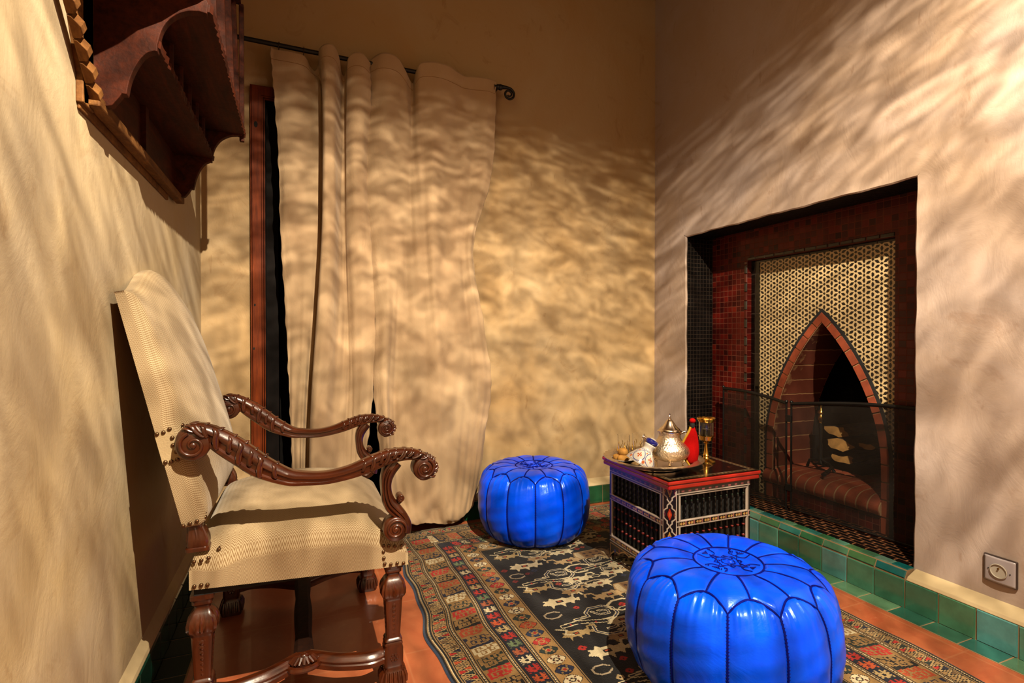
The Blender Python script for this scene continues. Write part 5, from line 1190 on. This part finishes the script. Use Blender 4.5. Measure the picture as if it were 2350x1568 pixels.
for sd in 'TLR':
    B = Band(sd); L_ = RL if sd != 'T' else RW; lo = 0 if sd != 'T' else .05; hi = L_-.06
    # zigzag
    a = lo+.01; k = 0; zc = [RD_, TAN, NV, TAN, OR, TAN, TAN, GN, RD_, (120, 90, 56)]
    pts = []
    while a < hi+.03:
        B.poly([(a, .034), (a+.022, .034), (a+.011, .068)], zc[(k*3) % 10]); B.poly([(a+.011, .070), (a+.033, .070), (a+.022, .036)], zc[(k*7+2) % 10]); pts += [(a, .034), (a+.011, .069)]; a += .022; k += 1
    B.line(pts, .0075, KB); B.line(pts, .0035, (206, 172, 116))
    # great running band
    a = lo+.10 if sd == 'T' else lo; k = 0; cs = [CR, NV, (196, 78, 36), KB, RD_, GN]
    while a < hi-.06:
        c = cs[k % 6]
        if k % 2: B.poly([(a-.006, .093), (a+.048, .093), (a+.060, .174), (a+.004, .174)], c); bitmap(B, EG, a, .097, .0042, .0047, (172, 132, 78), bool(k % 4 == 1))
        else: B.poly([(a-.004, .093), (a+.046, .093), (a+.058, .174), (a+.006, .174)], (176, 136, 80)); bitmap(B, EG, a, .096, .0042, .0048, c, bool(k % 4 == 2))
        a += .054; k += 1
    # small motif band
    a = lo+.20 if sd == 'T' else lo; k = 0; cs2 = [RD_, CR, (190, 100, 60), (120, 140, 100), RD_, (206, 176, 120), OR]
    while a < hi-.18:
        bitmap(B, MOT, a, .202, .0042, .0050, cs2[k % 7], c2=None); B.ell(a+.017, .221, .004, .004, KB if k % 2 else (150, 30, 26)); a += .042; k += 1
    # medallions
    a = lo+.27 if sd == 'T' else lo+.02; k = 0; cs3 = [(24, 34, 72), CR, GN, (196, 40, 36), (40, 58, 96), (206, 84, 40), (30, 52, 48), CR]
    while a < hi-.2:
        c = cs3[k % 8]; B.ell(a, .300, .0215, .030, KB, 1.5); B.ell(a, .300, .0195, .028, c, 1.5)
        for q_ in (-1, 1): B.ell(a+q_*.010, .300+q_*.012, .004, .004, (176, 136, 80) if c != CR else (120, 60, 30)); B.ell(a-q_*.010, .300+q_*.012, .004, .004, (176, 136, 80) if c != CR else (120, 60, 30))
        B.ell(a, .300, .010, .013, (196, 150, 90) if c != CR else (60, 40, 30), 1.2); B.ell(a, .300, .006, .007, c if c == CR else (190, 50, 36), 1.2); a += .0475; k += 1
# mitred corners of the bands were overdrawn by the side bands; the field:
fx0, fx1, fy1 = .346, RW-.346, RL-.346
def octo(cx, cy, rx, ry, w, c, a0=0, a1=8): rp.line([(cx+rx*cos((k+.5)*pi/4), cy+ry*sin((k+.5)*pi/4)) for k in range(a0, a1+1)], w, c)
def hook(cx, cy, s, fl):
    f = -1 if fl else 1; T_ = lambda x, y: (cx+f*x*s, cy+y*s)
    for w_, c in ((.0135, CR), (.0055, (20, 32, 74))):
        rp.line([T_(*p) for p in ((.020, -.05), (.075, -.05), (.105, -.025), (.105, .012), (.075, .036), (.020, .036), (-.005, .012), (-.005, -.01), (-.06, -.012))], w_*s, c)
        rp.line([T_(*p) for p in ((.02, .012), (.035, -.012), (.075, -.018), (.08, .004), (.045, .012))], w_*s*.85, c)
    for w_, c in ((.022, CR), (.014, KB)): rp.line([T_(-.12, -.036), T_(-.06, -.030), T_(.06, -.062), T_(.19, -.075)], w_*s, c)
    for k in range(9): x, y = T_(-.09+k*.03, -.036-.0045*k); rp.rect(x-.004*s, x+.004*s, y-.004*s, y+.004*s, [RD_, NV, CR][k % 3])
    for w_, c in ((.0135, CR), (.0055, (20, 32, 74))): rp.line([T_(*p) for p in ((-.02, -.06), (-.03, -.10), (.0, -.13), (.05, -.135), (.08, -.11), (.075, -.085), (.045, -.10), (.02, -.10))], w_*s, c)
def beast(cx, cy, s, f, c):
    T_ = lambda x, y: (cx+f*x*s, cy+y*s)
    rp.poly([T_(*p) for p in ((-.06, .0), (-.045, .012), (-.05, .022), (-.03, .020), (-.022, .034), (-.008, .022), (.02, .024), (.03, .016), (.052, .020), (.058, .006), (.072, .010), (.066, -.010), (.05, -.004), (.04, -.022), (.03, -.010), (.012, -.012), (.006, -.030), (-.004, -.012), (-.024, -.012), (-.034, -.032), (-.036, -.010))], c)
    rp.line([T_(.05, .008), T_(.060, .034), T_(.085, .036), T_(.09, .020)], .008*s, c); rp.rect(cx-.012*s, cx+.012*s, cy-.002*s, cy+.012*s, KB); rp.rect(cx-.007*s, cx+.007*s, cy+.002*s, cy+.009*s, OR)
def blob(cx, cy, s, c):
    for dx_, dy_ in ((-.006, 0), (.006, 0), (0, .005), (0, -.005)): rp.ell(cx+dx_*s, cy+dy_*s, .007*s, .006*s, c)
    rp.ell(cx, cy, .003*s, .003*s, KB)
y = .05; k = 0
while y < fy1-.10:
    f = k % 2
    hook(fx0+.16 if True else 0, y+.13, .92, 0); beast(fx0+.11, y+.235, 1.1, 1, CR); beast(fx0+.30, y+.215, 1.0, -1, (214, 180, 128)); beast(fx0+.245, y+.06, .95, 1, CR)
    octo(fx0+.30, y+.145, .055, .035, .009, CR, 0, 6); rp.line([(fx0+.35, y+.15), (fx0+.41, y+.15), (fx0+.45, y+.115), (fx0+.49, y+.12), (fx0+.53, y+.165)], .009, CR); blob(fx0+.30, y+.145, 1.1, RD_)
    hook(fx1-.16, y+.19, .9, 1); beast(fx1-.10, y+.06, 1.0, -1, (206, 170, 118)); octo(fx1-.13, y+.27, .035, .024, .006, (150, 130, 110), 0, 7)
    # tan lozenge carpet motif
    cx, cy = fx0+.42, y+.245; rp.poly([(cx-.085, cy), (cx-.07, cy-.035), (cx+.07, cy-.035), (cx+.085, cy), (cx+.07, cy+.035), (cx-.07, cy+.035)], (176, 140, 92)); rp.poly([(cx-.045, cy-.030), (cx+.045, cy-.030), (cx+.045, cy+.030), (cx-.045, cy+.030)], (140, 100, 58))
    for i in range(3):
        for j in (-1, 1): blob(cx-.03+i*.03, cy+j*.012, .55, (60, 30, 24)); 
    for s_ in (-1, 1): rp.poly([(cx+s_*.05, cy-.03), (cx+s_*.068, cy-.03), (cx+s_*.078, cy), (cx+s_*.068, cy+.03), (cx+s_*.05, cy+.03)], (214, 190, 146))
    beast(fx0+.07, y+.045, .85, 1, (206, 176, 120)); beast(fx0+.40, y+.06, .9, 1, CR); beast(fx0+.19, y+.285, .8, 1, (196, 160, 110)); beast(fx1-.30, y+.30, .9, -1, CR)
    beast(fx0+.47, y+.11, 1.0, 1, CR); beast(fx0+.50, y+.19, .9, -1, (226, 200, 150)); octo(fx0+.05, y+.17, .030, .020, .006, (200, 180, 150), 0, 7); rp.line([(fx0+.02, y+.09), (fx0+.05, y+.075), (fx0+.035, y+.055), (fx0+.06, y+.045)], .006, CR); rp.line([(fx0+.20, y+.02), (fx0+.30, y+.035), (fx0+.36, y+.02), (fx0+.40, y+.035)], .007, (206, 186, 150))
    for i in range(70):
        x_ = fx0+.02+rr.random()*(fx1-fx0-.04); y_ = y+rr.random()*.28; w = rp.win(x_-.014, x_+.014, y_-.012, y_+.012)
        if rp.a[w].size and rp.a[w].max() < .06: blob(x_, y_, rr.uniform(.7, 1.15), rr.choice([RD_, (150, 40, 34), (190, 70, 50), (40, 50, 80), (200, 170, 120), (60, 40, 50)]))
    y += .30; k += 1
jit = (rng.random(rp.a.shape[:2])*.22+.86)[..., None]; rp.a *= jit
uu = np.linspace(0, RW, rp.nu+1); vv = np.linspace(0, RL, rp.nv+1); U, V = np.meshgrid(uu, vv)
we = np.clip(1-U/.35, 0, 1); wr = np.clip((U-RW+.35)/.35, 0, 1)
Xr = RX0+U+we*(.010*np.sin(V*7.3+.6)+.006*np.sin(V*15+2)+.004*np.sin(V*29))+wr*(.008*np.sin(V*6.1+2)+.004*np.sin(V*17))
Zr = .0046+.0007*np.sin(U*31+V*13)*np.sin(V*23)+.0016*np.exp(-U/.03)*np.maximum(0, np.sin(V*9+1))
Zr = np.where((U < .004) | (U > RW-.004) | (V > RL-.004), Zr-.003, Zr)
RG = grid_obj('kilim_rug', np.stack([Xr, RY0+V, Zr], -1), vcol('woven_wool', .95, .6, 320, .12, 0, .16, 30), None, True, col=rp.a, solid=.003)
tag(RG, 'patterned dark wool rug with zigzag and medallion borders covering the terracotta floor', 'rug')

# ------------------------------------------------------------------ ceiling spotlight (out of frame, overhead): the only lamp
SX, SY, SZ = .62, -.27, 2.80
LP = empty('ceiling_spotlight', (SX, SY, ZC), label='small black ceiling spotlight with rippled glass lens above the camera', cat='lamp')
q = MB(); q.lathe([(.05, 0), (.05, -.012), (.012, -.016), (.012, -.03)], 24, cap=False); q.lathe([(.03, -.03), (.075, -.035), (.078, -.045), (.074, -.045), (.028, -.034)], 32, cap=False); q.build('lamp_housing', M['iron'], LP, True)
ld = bpy.data.lights.new('spot_glow', 'POINT'); ld.shadow_soft_size = .012; ld.energy = 1120; ld.color = (1, .84, .61)
ld.use_nodes = True; t = ld.node_tree; em = t.nodes['Emission']
g = N(t, 'ShaderNodeNewGeometry'); s_ = N(t, 'ShaderNodeSeparateXYZ'); t.links.new(g.outputs['Incoming'], s_.inputs[0])
az = math_(t, 'ABSOLUTE', s_.outputs[2]); hl = math_(t, 'SQRT', math_(t, 'MAXIMUM', math_(t, 'SUBTRACT', 1.0, math_(t, 'MULTIPLY', az, az)), .0004))
lz = math_(t, 'LOGARITHM', math_(t, 'MAXIMUM', az, .05), math.e)
sc_ = math_(t, 'ADD', 4.0, math_(t, 'MULTIPLY', math_(t, 'SUBTRACT', 1.0, az), 5.0))
hx = math_(t, 'MULTIPLY', math_(t, 'DIVIDE', s_.outputs[0], hl), 15.0); hy = math_(t, 'MULTIPLY', math_(t, 'DIVIDE', s_.outputs[1], hl), 15.0)
cb = N(t, 'ShaderNodeCombineXYZ'); t.links.new(hx, cb.inputs[0]); t.links.new(hy, cb.inputs[1]); t.links.new(math_(t, 'MULTIPLY', lz, 22.0), cb.inputs[2])
nA = noise(t, 1.0, 3.0, .55, cb.outputs[0], .9)
nB = noise(t, 2.6, 2.0, .5, cb.outputs[0], .6)
nC = noise(t, .35, 2.0, .5, cb.outputs[0], .3)
mixn = math_(t, 'ADD', math_(t, 'MULTIPLY', nA, .62), math_(t, 'ADD', math_(t, 'MULTIPLY', nB, .23), math_(t, 'MULTIPLY', nC, .15)))
patt = ramp(t, mixn, [(.36, (.44,)*3), (.46, (.74,)*3), (.55, (1.16,)*3), (.66, (1.7,)*3)])
# soft, ragged upper limit of the beam
cut = N(t, 'ShaderNodeMapRange'); cut.interpolation_type = 'SMOOTHSTEP'; cut.inputs[1].default_value = .25; cut.inputs[2].default_value = .60
zz_ = math_(t, 'ADD', az, math_(t, 'MULTIPLY', math_(t, 'SUBTRACT', mixn, .5), .22)); t.links.new(zz_, cut.inputs[0])
dn = N(t, 'ShaderNodeMapRange'); dn.inputs[1].default_value = .4; dn.inputs[2].default_value = 1.0; dn.inputs[3].default_value = 1.0; dn.inputs[4].default_value = .75; t.links.new(az, dn.inputs[0])
st_ = math_(t, 'MULTIPLY', math_(t, 'MULTIPLY', patt, cut.outputs[0]), dn.outputs[0]); t.links.new(st_, em.inputs['Strength'])
lo = bpy.data.objects.new('spot_glow', ld); link(lo, LP); lo.location = (0, 0, SZ-ZC)

# warm ambient fill added to lift the shaded parts, entering by the open front
w_ = bpy.data.worlds.new('w'); SC.world = w_; w_.use_nodes = True; w_.node_tree.nodes['Background'].inputs[0].default_value = (1, .66, .42, 1); w_.node_tree.nodes['Background'].inputs[1].default_value = .12

cam = bpy.data.cameras.new('camera'); co = bpy.data.objects.new('camera', cam); link(co); SC.camera = co
cam.sensor_width = 36; cam.lens = 36*FPX/2350; cam.clip_start = .02
co.location = (0, 0, CAM_H); co.rotation_euler = (pi/2+PIT, 0, -YAW)
SC.view_settings.view_transform = 'Standard'; SC.view_settings.look = 'None'; SC.view_settings.gamma = 1; SC.view_settings.exposure = 0.0
SC.view_settings.use_curve_mapping = False
SC.cycles.max_bounces = 7; SC.cycles.diffuse_bounces = 4; SC.cycles.glossy_bounces = 4; SC.cycles.transmission_bounces = 6; SC.cycles.transparent_max_bounces = 8
SC.cycles.caustics_reflective = False; SC.cycles.caustics_refractive = False; SC.cycles.sample_clamp_indirect = 4; SC.cycles.use_denoising = True
SC.cycles.blur_glossy = 1.0; SC.cycles.use_adaptive_sampling = True; SC.cycles.adaptive_threshold = .035
